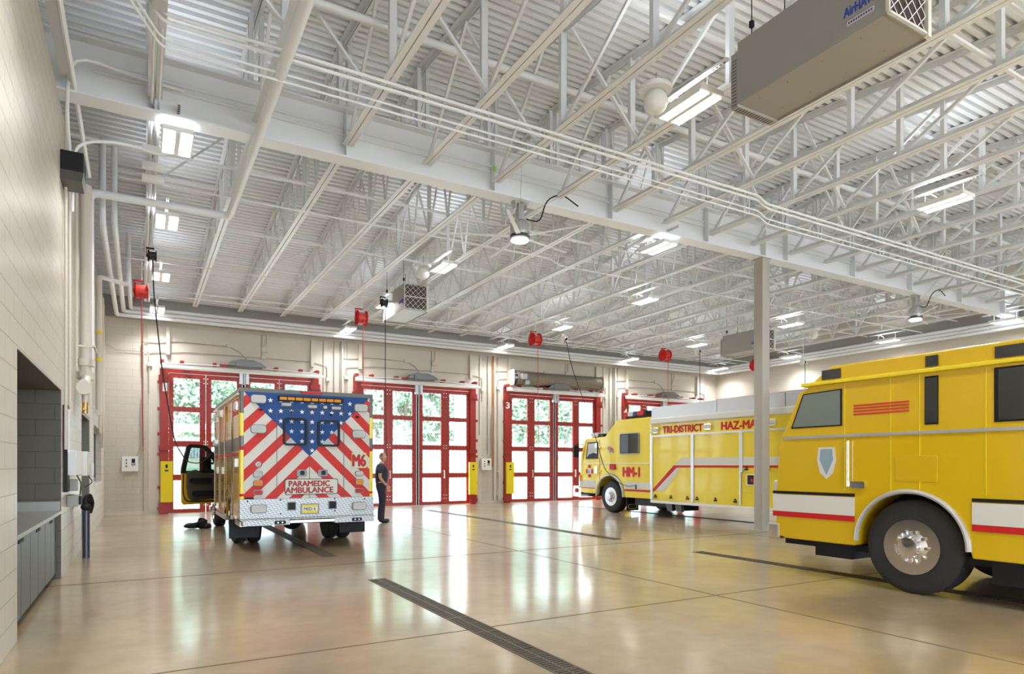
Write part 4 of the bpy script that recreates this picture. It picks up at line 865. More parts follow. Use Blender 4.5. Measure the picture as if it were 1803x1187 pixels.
for yy, n in ((158, 9), (228, 9), (295, 7), (362, 5), (428, 3), (490, 1)):
    for a in cols[4 - n // 2:5 + n // 2]: star(zx(a), zz(yy), .045)
mb.build('rear_panel', [M_cream, M_stripe, M_blue, M_wht], A)
# rear doors: seams, windows, handles
mb = MB(); x0, x1, z0, z1 = zx(605), zx(1048), .875, zz(212)
for a, b, c_, d_ in ((x0, x0 + .008, z0, z1), (x1 - .008, x1, z0, z1), (XC - .004, XC + .004, z0, z1)): mb.box(a, b, AY - .004, AY + .004, c_, d_)
mb.box(x0, x1, AY - .004, AY + .004, z1 - .006, z1); mb.build('door_seams', M_dark, A)
for a0, a1, b0, b1 in ((645, 800, 458, 270), (868, 1018, 462, 277)):
    o = MB().rring('xz', zx(a0), zx(a1), zz(b0), zz(b1), .07, .036, AY - .028, AY + .004).build('rear_window_frame', M_black, A, smooth=True)
    MB().rrect('xz', zx(a0) + .03, zx(a1) - .03, zz(b0) + .03, zz(b1) - .03, .04, AY - .014, AY - .012).build('pane', glass_mat('printed_glass', (.93, .96, .97), .0, .3), o)
for a in (765, 903):
    o = MB().rrect('xz', zx(a) - .085, zx(a) + .085, zz(645) - .06, zz(645) + .06, .03, AY - .02, AY + .002).build('door_handle', M_bezel, A)
    MB().rrect('xz', zx(a) - .03, zx(a) + .045, zz(645) - .035, zz(645) + .04, .02, AY - .03, AY - .02).build('latch', M_black, o)
def lens(a, b, w, h, m, name='rear_light'):
    o = MB().rrect('xz', zx(a) - w / 2, zx(a) + w / 2, zz(b) - h / 2, zz(b) + h / 2, h * .35, AY - .022, AY + .002).build(name, M_bezel, A)
    mb = MB(); mb.rrect('xz', zx(a) - w / 2 + .012, zx(a) + w / 2 - .012, zz(b) - h / 2 + .012, zz(b) + h / 2 - .012, h * .28, AY - .038, AY - .02)
    for k in range(5): mb.box(zx(a) - w / 2 + .03, zx(a) + w / 2 - .03, AY - .041, AY - .038, zz(b) - h / 2 + h * (k + .8) / 6, zz(b) - h / 2 + h * (k + .9) / 6)
    mb.build('lens', m, o)
for (a, b) in ((493, 154), (1165, 183), (493, 352), (1150, 370)): lens(a, b, .255, .15, M_lensw, 'flood_light')
for a in (490, 1153):
    lens(a, 650, .155, .10, M_lensw); lens(a, 710, .155, .10, M_amber); lens(a, 772, .155, .09, M_lensr)
for (a, b, w) in ((665, 182, .18), (833, 189, .17), (918, 190, .08), (993, 192, .18)): lens(a, b, w, .065, M_lensw, 'small_light')
o = MB().rrect('xz', zx(615), zx(1040), zz(162), zz(125), .02, AY - .05, AY + .002).build('traffic_light_bar', M_black, A)
for k in range(8): MB().rrect('xz', zx(622) + k * .133, zx(622) + k * .133 + .115, zz(153), zz(134), .01, AY - .06, AY - .05).build('amber_lamp', M_amber, o)
MB().rrect('xz', zx(760), zx(900), 2.705, 2.745, .015, AY - .03, AY + .01).build('brake_lamp', M_lensr, A)
# sign plate, unit plaque, seal
mb = MB(); mb.rrect('xz', zx(656), zx(1006), zz(792), zz(684), .04, AY - .0055, AY - .001, 0); mb.rrect('xz', zx(660), zx(1002), zz(788), zz(688), .036, AY - .0065, AY - .0055, 2)
mb.text('PARAMEDIC', (XC, AY - .0066, zz(717)), '-y', .70, .098, m=3, depth=.001, bold=.055); mb.text('PARAMEDIC', (XC, AY - .0086, zz(717)), '-y', .69, .088, m=1, depth=.001, bold=.015)
mb.text('AMBULANCE', (XC, AY - .0066, zz(761)), '-y', .82, .098, m=3, depth=.001, bold=.055); mb.text('AMBULANCE', (XC, AY - .0086, zz(761)), '-y', .81, .088, m=1, depth=.001, bold=.015)
mb.build('name_plate', [M_black, M_redv, M_cream, M_dark], A)
mb = MB(); mb.box(zx(1100), zx(1203), AY - .008, AY - .001, zz(611), zz(503), 0); mb.box(zx(1103), zx(1200), AY - .009, AY - .008, zz(608), zz(506), 2)
mb.text('M6', (zx(1152), AY - .009, zz(557)), '-y', .235, .215, m=3, depth=.001, bold=.05); mb.text('M6', (zx(1152), AY - .011, zz(557)), '-y', .22, .195, m=1, depth=.001, bold=.035)
mb.build('unit_plaque', [M_safe, M_redv, M_cream, M_dark], A)
mb = MB(); mb.cyl((zx(493), AY - .001, zz(585)), (zx(493), AY - .007, zz(585)), .062, n=24, m=0); mb.cyl((zx(493), AY - .007, zz(585)), (zx(493), AY - .009, zz(585)), .042, n=24, m=1)
for k in range(5): a = k * 2 * PI / 5; mb.ball((zx(493) + .02 * math.cos(a), AY - .009, zz(585) + .02 * math.sin(a)), .011, m=2, nu=8, nv=6)
mb.build('round_seal', [mat('seal_purple', (.25, .06, .22), .4), M_cream, mat('seal_gold', (.6, .36, .05), .4)], A)
MB().rrect('xz', zx(412), zx(465), zz(818), zz(803), .01, AY - .006, AY + .003).build('badge', M_black, A)
for (a, b) in ((507, 225), (1140, 248), (700, 232), (960, 240)): MB().cyl((zx(a), AY + .002, zz(b)), (zx(a), AY - .03, zz(b)), .02, n=10).cyl((zx(a) + .03, AY - .01, zz(b)), (zx(a) - .03, AY - .01, zz(b)), .012, n=8).build('door_holdback', M_black, A)
# kick plate / bumper
mb = MB(); mb.box(AX0 - .005, AX1 + .005, AY - .02, AY + .06, .548, .883); mb.build('kick_plate', M_diam, A, bevel=.006)
for a in (493, 1150):
    zc = zz(880); o = MB().rrect('xz', zx(a) - .13, zx(a) + .13, zc - .075, zc + .075, .04, AY - .05, AY - .019).build('bumper_light', M_bezel, A)
    MB().rrect('xz', zx(a) - .115, zx(a) + .115, zc - .06, zc + .06, .03, AY - .065, AY - .05).build('lens', M_lensw, o)
for a in (698, 966):
    o = MB().rring('xz', zx(a) - .075, zx(a) + .075, zz(868) - .075, zz(868) + .075, .012, .014, AY - .035, AY - .019).build('hatch_frame', M_bezel, A)
    MB().box(zx(a) - .062, zx(a) + .062, AY - .026, AY - .0195, zz(868) - .062, zz(868) + .062).build('hatch_recess', M_black, o)
o = MB().rrect('xz', 2.425, 2.742, .60, .785, .01, AY - .035, AY - .02).build('plate_holder', M_bezel, A)
mb = MB(); mb.box(2.45, 2.715, AY - .038, AY - .035, .62, .765, 0); mb.box(2.45, 2.715, AY - .039, AY - .038, .66, .725, 2); mb.text('MED 6', (2.58, AY - .0395, .693), '-y', .2, .052, m=1, depth=.0008, bold=.02); mb.build('licence_plate', [M_safe, M_black, M_wht], o)
for p in ((1.56, .85), (2.09, .86), (2.09, .62), (3.02, .86), (3.02, .64), (3.56, .84)): MB().cyl((p[0], AY - .024, p[1]), (p[0], AY - .018, p[1]), .014, n=10).build('grommet', M_black, A)
# tail step
mb = MB(); mb.box(1.47, 2.22, AY - .16, AY + .2, .44, .53, 0); mb.box(2.22, 2.98, AY - .16, AY + .2, .465, .515, 1); mb.box(2.98, 3.70, AY - .16, AY + .2, .44, .53, 0); mb.box(AX0, AX1, AY - .16, AY + .02, .53, .548, 0)
mb.build('tail_step', [M_diam, M_alu], A, bevel=.004)
for x in (2.06, 3.38):
    o = MB().rrect('xz', x - .09, x + .09, .455, .515, .015, AY - .175, AY - .158).build('step_light', M_black, A)
    for d in (-.035, .035): MB().cyl((x + d, AY - .175, .485), (x + d, AY - .18, .485), .014, n=10).build('lens', M_alu, o)
# wheels, chassis
for s, x in ((-1, AX0 + .06), (1, AX1 - .06)):
    wheel(A, x, 13.18, .40, .22, face=s, dual=True, bright=M_chrome)
    wheel(A, x - s * .04, 17.1, .40, .24, face=s, bright=M_chrome)
    mb = MB(); c_ = (13.18, .46)
    for k in range(13):
        a, b = PI * k / 12 * 1.0, PI * (k + 1) / 12
        if k < 12: mb.bar((x + s * .07, c_[0] + .55 * math.cos(a), c_[1] + .52 * math.sin(a)), (x + s * .07, c_[0] + .55 * math.cos(b), c_[1] + .52 * math.sin(b)), .05, .03, up=(1, 0, 0))
    mb.build('wheel_arch', M_chrome, A)
    MB().box(x - .14 if s < 0 else x - .36, x + .36 if s < 0 else x + .14, 12.42, 12.45, .16, .50).build('mud_flap', M_black, A)
    MB().box(x - .05, x + .05, 13.8, 15.75, .38, .45).build('running_board', M_alu, A); MB().box(x - .05, x + .05, AY + .05, 12.6, .42, .5).build('rear_skirt', M_alu, A)
mb = MB(); mb.box(2.05, 2.15, 11.9, 18.2, .45, .66); mb.box(3.0, 3.1, 11.9, 18.2, .45, .66); mb.cyl((1.9, 13.18, .40), (3.3, 13.18, .40), .09); mb.ball((2.58, 13.18, .40), .2); mb.cyl((3.25, 12.2, .4), (3.25, 14.5, .4), .06); mb.box(2.3, 2.85, 12.0, 12.5, .42, .6); mb.tube([(2.2, 13.1, .4), (2.9, 12.2, .5)], .03)
mb.build('chassis', M_black, A)
# left side compartments, hinges, lights and rail
L = AX0 + .02
mb = MB()
for (y0, y1, z0, z1) in ((11.76, 12.55, .56, 2.62), (12.62, 13.72, 1.10, 2.3), (13.8, 14.72, .52, 2.62), (14.78, 15.68, .52, 2.62)):
    mb.rrect('yz', y0, y1, z0, z1, .03, L - .022, L + .002)
mb.build('compartment_doors', M_yela, A, bevel=.004)
for y in (12.585, 13.76, 14.75, 15.70):
    mb = MB(); mb.cyl((L - .03, y, .56), (L - .03, y, 2.6), .009, n=6)
    for k in range(34): z = .56 + k * .06; mb.cyl((L - .03, y, z), (L - .03, y, z + .05), .014, n=8)
    mb.build('piano_hinge', M_chrome, A)
mb = MB(); mb.box(L - .024, L - .022, 11.76, 15.68, 1.70, 1.93); mb.build('side_band', M_olive, A)
mb = MB(); mb.box(L - .025, L - .0225, 11.76, 15.68, 1.62, 1.67); mb.build('side_stripe', M_redv, A)
MB().box(L - .023, L - .0221, 11.78, 12.6, 2.32, 2.60).build('side_red_panel', M_redv, A)
for (y, z) in ((11.95, 2.46), (14.6, 2.52), (15.4, 2.48), (15.55, 1.95)):
    o = MB().rrect('yz', y - .13, y + .13, z - .09, z + .09, .03, L - .05, L).build('side_light', M_chrome, A); MB().rrect('yz', y - .11, y + .11, z - .07, z + .07, .03, L - .075, L - .05).build('lens', M_lensw, o)
for (y, z) in ((12.1, 1.5), (14.2, 1.35), (15.2, 1.35)): MB().box(L - .05, L - .022, y - .05, y + .05, z - .07, z + .07).build('side_latch', M_chrome, A)
MB().tube([(L - .03, 11.75, 2.66), (L - .03, 15.9, 2.66)], .02).build('drip_rail', M_wht, A)
# cab
mb = MB(); mb.prism([(15.78, .46), (15.78, 1.98), (16.2, 2.02), (16.75, 1.98), (17.35, 1.42), (18.3, 1.30), (18.55, 1.1), (18.55, .5), (17.62, .46), (17.58, .75), (17.3, .93), (16.9, .93), (16.62, .75), (16.58, .46)], 'yz', 1.72, 3.46)
mb.build('cab', M_yela, A, bevel=.03)
mb = MB(); mb.box(1.69, 1.725, 15.9, 17.1, .62, 1.88); mb.build('cab_interior', M_black, A)
mb = MB(); mb.prism([(16.80, 1.90), (17.33, 1.44), (17.35, 1.455), (16.82, 1.92)], 'yz', 1.80, 3.38); mb.build('windscreen', M_tint, A)
MB().box(1.8, 3.4, 18.5, 18.68, .45, .7).build('front_bumper', M_chrome, A)
for x in (1.78, 3.12): MB().box(x, x + .28, 18.5, 18.57, .85, 1.05).build('headlight', M_lensw, A)
# open driver door: built flat about its hinge, then swung out
hd = bpy.data.objects.new('driver_door', None); COL.objects.link(hd); hd.parent = A
hp = Vector((1.66, 17.15, 0)); hd.location = hp - Vector((2.585, 14.6, 0)); hd.rotation_euler = (0, 0, R(-64)); hd['label'] = 'yellow driver door swung open, black inner trim and window frame'
# local axes: -y runs from the hinge to the latch edge, +x faces the cab (inner side)
mb = MB(); mb.prism([(0, .56), (-.88, .54), (-.93, .60), (-.94, 1.28), (0, 1.28)], 'yz', -.03, .02); mb.build('door_shell', M_yela, hd, rel=False, bevel=.012)
mb = MB(); poly_o = [(0, 1.27), (-.94, 1.27), (-.93, 1.4), (-.80, 1.92), (-.74, 1.95), (-.35, 1.93), (-.12, 1.72), (0, 1.5)]; poly_i = [(-.10, 1.33), (-.84, 1.33), (-.83, 1.42), (-.73, 1.84), (-.70, 1.87), (-.40, 1.86), (-.22, 1.68), (-.10, 1.48)]
N_ = len(poly_o); vs = [(c_, a, b) for c_ in (-.03, .035) for a, b in poly_o] + [(c_, a, b) for c_ in (-.03, .035) for a, b in poly_i]; fs = []
for k in range(N_):
    q = (k + 1) % N_; fs += [(k, q, 2 * N_ + q, 2 * N_ + k), (N_ + k, 3 * N_ + k, 3 * N_ + q, N_ + q), (k, N_ + k, N_ + q, q), (2 * N_ + k, 2 * N_ + q, 3 * N_ + q, 3 * N_ + k)]
mb.add(vs, fs); mb.build('window_frame', M_black, hd, rel=False)
MB().prism(poly_i, 'yz', 0, .006).build('pane', M_veh, hd, rel=False)
mb = MB(); mb.prism([(-.06, .68), (-.70, .62), (-.80, .72), (-.84, .95), (-.83, 1.30), (-.62, 1.36), (-.45, 1.27), (-.06, 1.25)], 'yz', .02, .07); mb.build('trim_panel', mat('door_trim', (.075, .065, .05), .5), hd, rel=False, bevel=.015)
mb = MB(); mb.rrect('yz', -.72, -.12, .74, .86, .04, .07, .12); mb.rrect('yz', -.78, -.25, 1.06, 1.16, .04, .07, .13); mb.build('armrest', M_black, hd, rel=False, bevel=.01)
mb = MB(); mb.tube([(.025, -.90, 1.25), (.03, -.91, .8), (.03, -.84, .62), (.03, -.05, .60)], .014, fillet=.1); mb.build('weather_seal', M_black, hd, rel=False)
mb = MB(); mb.box(-.28, -.10, -.12, -.08, 1.30, 1.36); mb.box(-.28, -.10, -.12, -.08, 1.48, 1.53); mb.rrect('xz', -.46, -.24, 1.28, 1.66, .03, -.16, -.06); mb.build('side_mirror', M_black, hd, rel=False)

# ------------------------------------------------------------------ haz-mat truck
HX = 12.62; HW_ = 2.45
H = thing('hazmat_truck', 'yellow haz-mat truck parked behind the column, facing the doors', 'fire truck', (HX + HW_ / 2, 12.2, 0))
def arch(cy, cz, r, n=14): return [(cy + r * math.cos(PI * k / n), cz + r * math.sin(PI * k / n)) for k in range(n + 1)]
x0, x1 = HX, HX + HW_
wy, wr = 15.9, .49
cab = [(14.05, .50)] + [(14.05, 2.84)] + [(15.50, 2.84), (15.62, 2.78), (16.14, 2.36), (17.15, 2.33), (17.25, 2.24), (17.46, 1.62), (17.48, .62), (17.3, .56), (wy + .70, .56)] + arch(wy, .52, .68)[::1] + [(wy - .70, .50)]
mb = MB(); mb.prism(cab, 'yz', x0, x1); mb.build('cab', M_yel, H, bevel=.012)
mb = MB(); mb.box(x0 - .002, x1 + .002, 16.62, 17.5, .74, .98, 0); mb.build('white_band', M_cream, H); MB().box(x0 - .003, x0 + .001, 14.05, 15.2, .76, .97).build('white_band', M_cream, H)
mb = MB(); mb.box(x0 - .004, x0 + .001, 14.05, 15.2, .69, .745); mb.box(x0 - .004, x0 - .0021, 16.64, 17.4, .715, .74); mb.build('red_band', M_redv, H)
MB().box(x0 - .006, x0 - .001, 14.06, 17.44, 1.505, 1.53).build('belt_moulding', M_wht, H)
o = MB().rrect('yz', 14.53, 15.41, 1.79, 2.42, .07, x0 - .02, x0 + .01).build('crew_window', M_black, H)
MB().rrect('yz', 14.58, 14.93, 1.84, 2.37, .04, x0 - .026, x0 - .02).build('pane', mat('crew_glass', (.05, .075, .07), .04, coat=1), o)
MB().rrect('yz', 15.0, 15.36, 1.84, 2.37, .04, x0 - .026, x0 - .02).build('pane', mat('screen_glass', (.035, .035, .045), .3), o)
MB().rring('yz', 14.53, 15.41, 1.79, 2.42, .07, .025, x0 - .03, x0 - .02).build('window_trim', M_grey, o)
o = MB().prism([(16.50, 1.67), (17.14, 1.67), (17.05, 2.20), (16.50, 2.21)], 'yz', x0 - .012, x0 + .01).build('door_window', M_black, H)
MB().prism([(16.55, 1.72), (17.07, 1.72), (17.0, 2.16), (16.55, 2.17)], 'yz', x0 - .016, x0 - .012).build('pane', mat('bright_glass', (.55, .56, .55), .08, coat=1), o)
MB().prism([(16.55, 1.72), (17.05, 1.72), (16.98, 1.80), (16.75, 1.86), (16.55, 1.84)], 'yz', x0 - .019, x0 - .0165).build('dashboard', M_black, o)
mb = MB(); mb.tube([(x0 - .008, 16.42, .62), (x0 - .008, 16.42, 2.27), (x0 - .008, 17.12, 2.27), (x0 - .008, 17.32, 1.62), (x0 - .008, 17.34, .8)], .008, n=5); mb.build('door_seam', M_yeld, H)
mb = MB(); mb.box(x0 - .03, x0, 16.52, 16.66, 1.20, 1.42); mb.build('door_handle', M_chrome, H)
for z in (1.25, 1.72, 2.0): MB().box(x0 - .02, x0, 16.34, 16.42, z, z + .05).build('door_hinge', M_yeld, H)
# round maltese-cross shaped emblem (plain)
mb = MB(); cy, cz = 16.95, 1.27
for k in range(4):
    a = k * PI / 2 + PI / 2; mb.prism([(cy + .05 * math.cos(a - .5), cz + .05 * math.sin(a - .5)), (cy + .19 * math.cos(a - .52), cz + .19 * math.sin(a - .52)), (cy + .21 * math.cos(a), cz + .21 * math.sin(a)), (cy + .19 * math.cos(a + .52), cz + .19 * math.sin(a + .52)), (cy + .05 * math.cos(a + .5), cz + .05 * math.sin(a + .5))], 'yz', x0 - .004, x0 + .001, 0)
mb.cyl((x0 - .006, cy, cz), (x0, cy, cz), .10, n=20, m=1); mb.cyl((x0 - .008, cy + .03, cz - .02), (x0, cy + .03, cz - .02), .05, n=14, m=2)
mb.build('door_emblem', [M_redv, M_cream, mat('emblem_blue', (.1, .3, .6), .4)], H)
mb = MB(); mb.prism([(16.04, 2.0), (15.95, 2.06), (15.83, 2.02), (15.70, 1.93), (15.72, 1.83), (15.82, 1.87), (15.9, 1.84), (15.95, 1.92)], 'yz', x0 - .004, x0 + .001, 0); mb.prism([(15.90, 2.02), (15.78, 1.99), (15.73, 1.93), (15.84, 1.93)], 'yz', x0 - .006, x0 - .003, 1); mb.build('flag_decal', [mat('flag_grey', (.35, .25, .25), .5), M_redv], H)
MB().text('HM-1', (x0 - .001, 14.90, 1.262), '-x', .74, .27, depth=.004, bold=.08).build('unit_number', M_redv, H)
MB().rrect('yz', 15.62, 15.86, 1.33, 1.50, .03, x0 - .05, x0).build('red_marker_lamp', M_lensr, H)
# front end
MB().box(x0 - .02, x1 + .02, 17.42, 17.85, .42, .72).build('front_bumper', M_chrome, H, bevel=.02)
MB().box(x0 - .03, x0 + .02, 17.5, 17.8, .50, .78).cyl((x0 - .06, 17.62, .63), (x0 - .02, 17.62, .63), .08, m=1).build('bumper_lamp', [M_chrome, M_lensr], H)
MB().box(x0 + .1, x1 - .1, 17.40, 17.49, 1.62, 2.24).build('windscreen', M_tint, H)
MB().box(x0 - .03, x0 + .04, 17.40, 17.47, .95, 1.15).build('turn_signal', M_amber, H)
mb = MB(); mb.tube([(x0, 17.3, 2.15), (x0 - .12, 17.5, 2.15), (x0 - .12, 17.5, 1.7)], .014); mb.rrect('xz', x0 - .22, x0 - .02, 1.72, 2.12, .03, 17.5, 17.56); mb.build('side_mirror', M_black, H)
# roof lamps
mb = MB(); mb.box(x0 + .15, x0 + .21, 14.6, 14.66, 2.84, 2.93, 0); mb.box(x0 + .1, x1 - .1, 14.45, 14.75, 2.92, 3.02, 0); mb.build('light_bar_base', M_black, H)
for k, (m, y0, y1) in enumerate(((M_lensr, 14.42, 14.72), (M_black, 14.30, 14.42), (M_blue, 14.74, 14.88), (M_lensw, 14.9, 15.12), (M_lensr, 15.14, 15.28))):
    MB().rrect('yz', y0, y1, 2.92, 3.05, .03, x0 + .05, x0 + .5).build('beacon_lamp', m, H)
MB().box(x0 + .1, x1 - .1, 14.30, 15.28, 2.845, 2.92).build('beacon_shelf', M_black, H)
mb = MB(); mb.box(x0 + .05, x1 - .05, 16.3, 16.75, 2.36, 2.46, 0); mb.rrect('yz', 16.55, 16.9, 2.37, 2.5, .03, x0 + .02, x0 + .4, 1); mb.build('front_light_bar', [M_black, M_lensw], H)
# box body
bx0, bx1, by0, by1 = x0 - .02, x1 + .02, 5.4, 14.0
mb = MB(); mb.box(bx0, bx1, by0, by1, .80, 2.66); mb.box(bx0, bx1, 9.3, by1, .47, .80); mb.box(bx0, bx1, by0, 7.2, .47, .80); mb.build('body', M_yel, H, bevel=.01)
mb = MB(); mb.box(bx0 - .06, bx1 + .06, by0, by1 + .02, 2.61, 2.78); mb.build('roof_rail', M_cream, H, bevel=.03)
mb = MB()
for a, b in ((11.60, 14.0), (9.6, 11.59), (7.4, 9.59), (5.5, 7.39)): mb.box(bx0 + .0, bx0 + .08, a + .005, b - .005, 2.785, 3.10); mb.box(bx1 - .08, bx1, a + .005, b - .005, 2.785, 3.10)
mb.box(bx0 + .08, bx1 - .08, by0 + .1, by1 - .05, 2.785, 2.9); mb.tube([(bx0 + .03, by0 + .1, 3.12), (bx0 + .03, by1 - 2.4, 3.12)], .012); mb.build('roof_locker', M_alu, H)
MB().box(bx0 - .05, bx1 + .05, by0 - .05, by1, .40, .468).build('rub_rail', M_wht, H, bevel=.01)
MB().box(x0 - .02, x0 + .02, 14.0, 14.05, .48, 2.66).build('cab_gap_strip', M_alu, H)
mb = MB(); mb.tube([(x0 - .05, 14.02, .9), (x0 - .05, 14.02, 2.4)], .016); mb.build('grab_rail', M_chrome, H)
doors_ = ((12.46, 13.93), (10.87, 12.36), (9.30, 10.77), (7.7, 9.2), (6.1, 7.6))
def side_poly(mb, pts, c0, c1, m, a, b):
    p = clip([(q[0], q[1]) for q in pts], 1, 0, b); p = clip(p, -1, 0, -a)
    if len(p) > 2: mb.prism(p, 'yz', c0, c1, m)
for k, (a, b) in enumerate(doors_):
    zb = .53 if k < 2 else (1.32 if k == 2 else .9)
    mb = MB(); nsl = int((2.26 - zb) / .055)
    for q in range(nsl): z = zb + q * (2.26 - zb) / nsl; mb.box(bx0 - .012, bx0 + .01, a, b, z, z + (2.26 - zb) / nsl - .004)
    mb.box(bx0 - .008, bx0 + .005, a, b, zb, 2.26)
    xx0, xx1 = bx0 - .016, bx0 - .0115
    side_poly(mb, [(a, 1.46), (12.84, 1.46), (12.84, 1.655), (a, 1.655)], xx0, xx1, 1, a, b)
    side_poly(mb, [(a, 1.40), (13.10, 1.40), (13.10, 1.455), (a, 1.455)], xx0, xx1, 2, a, b)
    side_poly(mb, [(13.10, 1.455), (12.98, 1.40), (13.86, .72), (13.98, .74)], xx0 - .001, xx1, 2, a, b)
    side_poly(mb, [(12.84, 1.385), (13.02, 1.385), (13.86, .75), (13.45, .75)], xx0, xx1, 1, a, b)
    side_poly(mb, [(12.84, 1.655), (13.08, 1.46), (12.84, 1.46)], xx0, xx1, 1, a, b)
    o = mb.build('roll_up_door', [M_yel, M_cream, M_redv], H)
    mb = MB(); mb.box(bx0 - .03, bx0, a - .05, a, zb - .03, 2.30); mb.box(bx0 - .03, bx0, b, b + .05, zb - .03, 2.30); mb.box(bx0 - .03, bx0, a, b, 2.26, 2.30); mb.build('door_track', M_alu, o)
    mb = MB()
    for t in (.08, .5, .92): mb.box(bx0 - .05, bx0 - .012, a + (b - a) * t - .04, a + (b - a) * t + .04, zb + .02, zb + .06); mb.cyl((bx0 - .05, a + (b - a) * t, zb + .09), (bx0 - .012, a + (b - a) * t, zb + .09), .02, n=8)
    mb.build('latch', M_black, o)
MB().text('TRI-DISTRICT', (bx0 - .001, 12.80, 2.44), '-x', 1.46, .185, depth=.004, bold=.055).build('lettering', M_redv, H)
MB().text('HAZ-MAT', (bx0 - .001, 10.83, 2.44), '-x', 1.22, .19, depth=.004, bold=.055).build('lettering', M_redv, H)
MB().text('CBRNE', (bx0 - .001, 8.92, 2.44), '-x', .95, .19, depth=.004, bold=.03).build('lettering', mat('dark_red', (.22, .04, .02), .4), H)
for y in (13.79, 11.86, 9.92, 8.05):
    o = MB().rrect('yz', y - .11, y + .11, 2.37, 2.52, .04, bx0 - .05, bx0).build('scene_light', M_chrome, H); MB().rrect('yz', y - .09, y + .09, 2.39, 2.50, .03, bx0 - .075, bx0 - .05).build('lens', M_lensw, o)
mb = MB(); mb.box(bx0 - .02, bx0 + .0, 10.42, 10.66, .98, 1.24, 0); mb.box(bx0 - .022, bx0 - .02, 10.45, 10.63, 1.0, 1.22, 1); mb.cyl((bx0 - .03, 10.5, 1.1), (bx0 - .02, 10.5, 1.1), .04, m=2); mb.build('inlet_panel', [M_chrome, M_black, M_redv], H)
# wheels and running gear
for s, x in ((-1, x0 + .04), (1, x1 - .04)):
    wheel(H, x, wy, wr, .30, face=s); wheel(H, x, 8.3, wr, .27, face=s, dual=True)
    mb = MB(); pts = arch(wy, .50, .66, 20); mb.tube([(x + s * .06, a, b) for a, b in pts], .035, n=8); mb.build('wheel_arch', M_alu, H, smooth=True)
    mb = MB(); mb.box(min(x, x - s * .45), max(x, x - s * .45), wy - .76, wy - .73, .10, .52); mb.build('mud_flap', M_black, H)
mb = MB(); mb.rring('xz', x0 + .08, x0 + .42, .15, .29, .068, .01, wy - .77, wy - .76); mb.build('flap_oval', M_safe, H)
mb = MB(); mb.box(x0 + .1, x1 - .1, 5.6, 17.3, .55, .79); mb.box(x0 + .15, x0 + .9, 13.1, 14.9, .28, .55); mb.box(x0 + .1, x0 + .7, 12.9, 13.5, .22, .45); mb.cyl((x0 + .4, wy, wr), (x1 - .4, wy, wr), .09); mb.cyl((x0 + .4, 8.3, wr), (x1 - .4, 8.3, wr), .12)
mb.build('chassis', M_black, H)
for y in (13.35, 13.0): MB().prism([(y - .12, .40), (y + .12, .40), (y + .06, .20), (y - .14, .20)], 'yz', x0 + .02, x0 + .12).build('step', M_dark, H)
MB().tube([(bx0 - .01, 8.0, .43), (bx0 - .01, 12.0, .43)], .012).build('lower_rail', M_black, H)

# ------------------------------------------------------------------ near engine at the right edge
EX = 7.5; EW = 2.45
G = thing('fire_engine', 'bright yellow fire engine cutting into the right side of the frame', 'fire engine', (EX + EW / 2, 1.4, 0))
x0, x1 = EX, EX + EW
cy, cr = 4.1, .62
side = [(-3.2, .48), (-3.2, 2.5), (5.28, 2.5), (5.50, 2.40), (5.80, 1.75), (5.86, 1.1), (5.86, .52), (5.7, .48), (cy + .64, .48)] + arch(cy, .55, cr) + [(cy - .64, .48)]
MB().prism(side, 'yz', x0, x1).build('cab_body', M_yeld, G, bevel=.015)
mb = MB(); mb.prism([(1.9, 2.5), (1.9, 2.66), (2.0, 2.70), (5.05, 2.70), (5.36, 2.5)], 'yz', x0 + .02, x1 - .02); mb.build('raised_roof', M_yeld, G, bevel=.02)
MB().box(x0 - .04, x1 + .04, 1.9, 5.45, 2.47, 2.515).build('gutter', M_yel, G, bevel=.01)
for a, b in ((4.93, 5.18), (3.80, 3.93), (2.1, 3.26)): MB().box(x0 + .005, x0 + .022, a, b, 2.535, 2.655).build('clerestory_window', M_tint, G)
def win(poly, name='side_window', m=M_tint):
    o = MB().prism(poly, 'yz', x0 - .008, x0 + .01).build(name, M_black, G)
    cx_ = sum(p[0] for p in poly) / len(poly); cz_ = sum(p[1] for p in poly) / len(poly)
    MB().prism([(cx_ + (a - cx_) * .93, cz_ + (b - cz_) * .93) for a, b in poly], 'yz', x0 - .012, x0 - .008).build('pane', m, o); return o
win([(4.90, 1.94), (5.62, 1.94), (5.44, 2.38), (4.90, 2.40)], m=mat('front_side_glass', (.16, .20, .17), .06, coat=1))
win([(3.79, 1.90), (3.93, 1.90), (3.93, 2.43), (3.79, 2.43)]); win([(2.15, 1.89), (3.26, 1.89), (3.26, 2.44), (2.15, 2.44)])
MB().box(x0 - .014, x0, -3.1, 5.72, 1.80, 1.835).build('trim_strip', M_alu, G)
mb = MB()
for a, b in ((cy + .64, 5.90), (-3.1, cy - .64)): mb.box(x0 - .012, x0, a, b, 1.075, 1.11, 0); mb.box(x0 - .010, x0, a, b, .84, 1.065, 1); mb.box(x0 - .010, x0, a, b, .77, .838, 2)
mb.build('stripe_band', [M_black, M_cream, M_redv], G)
for ya in (4.86, 4.30, 3.98, 3.33): MB().box(x0 - .004, x0 + .002, ya, ya + .01, 1.14, 2.46).build('door_seam', M_yel, G)
mb = MB(); mb.rrect('yz', 3.80, 4.26, 1.27, 1.56, .02, x0 - .006, x0 + .001); mb.build('side_panel', mat('amber_panel', (.70, .44, .005), .3, coat=.4), G, bevel=.003)
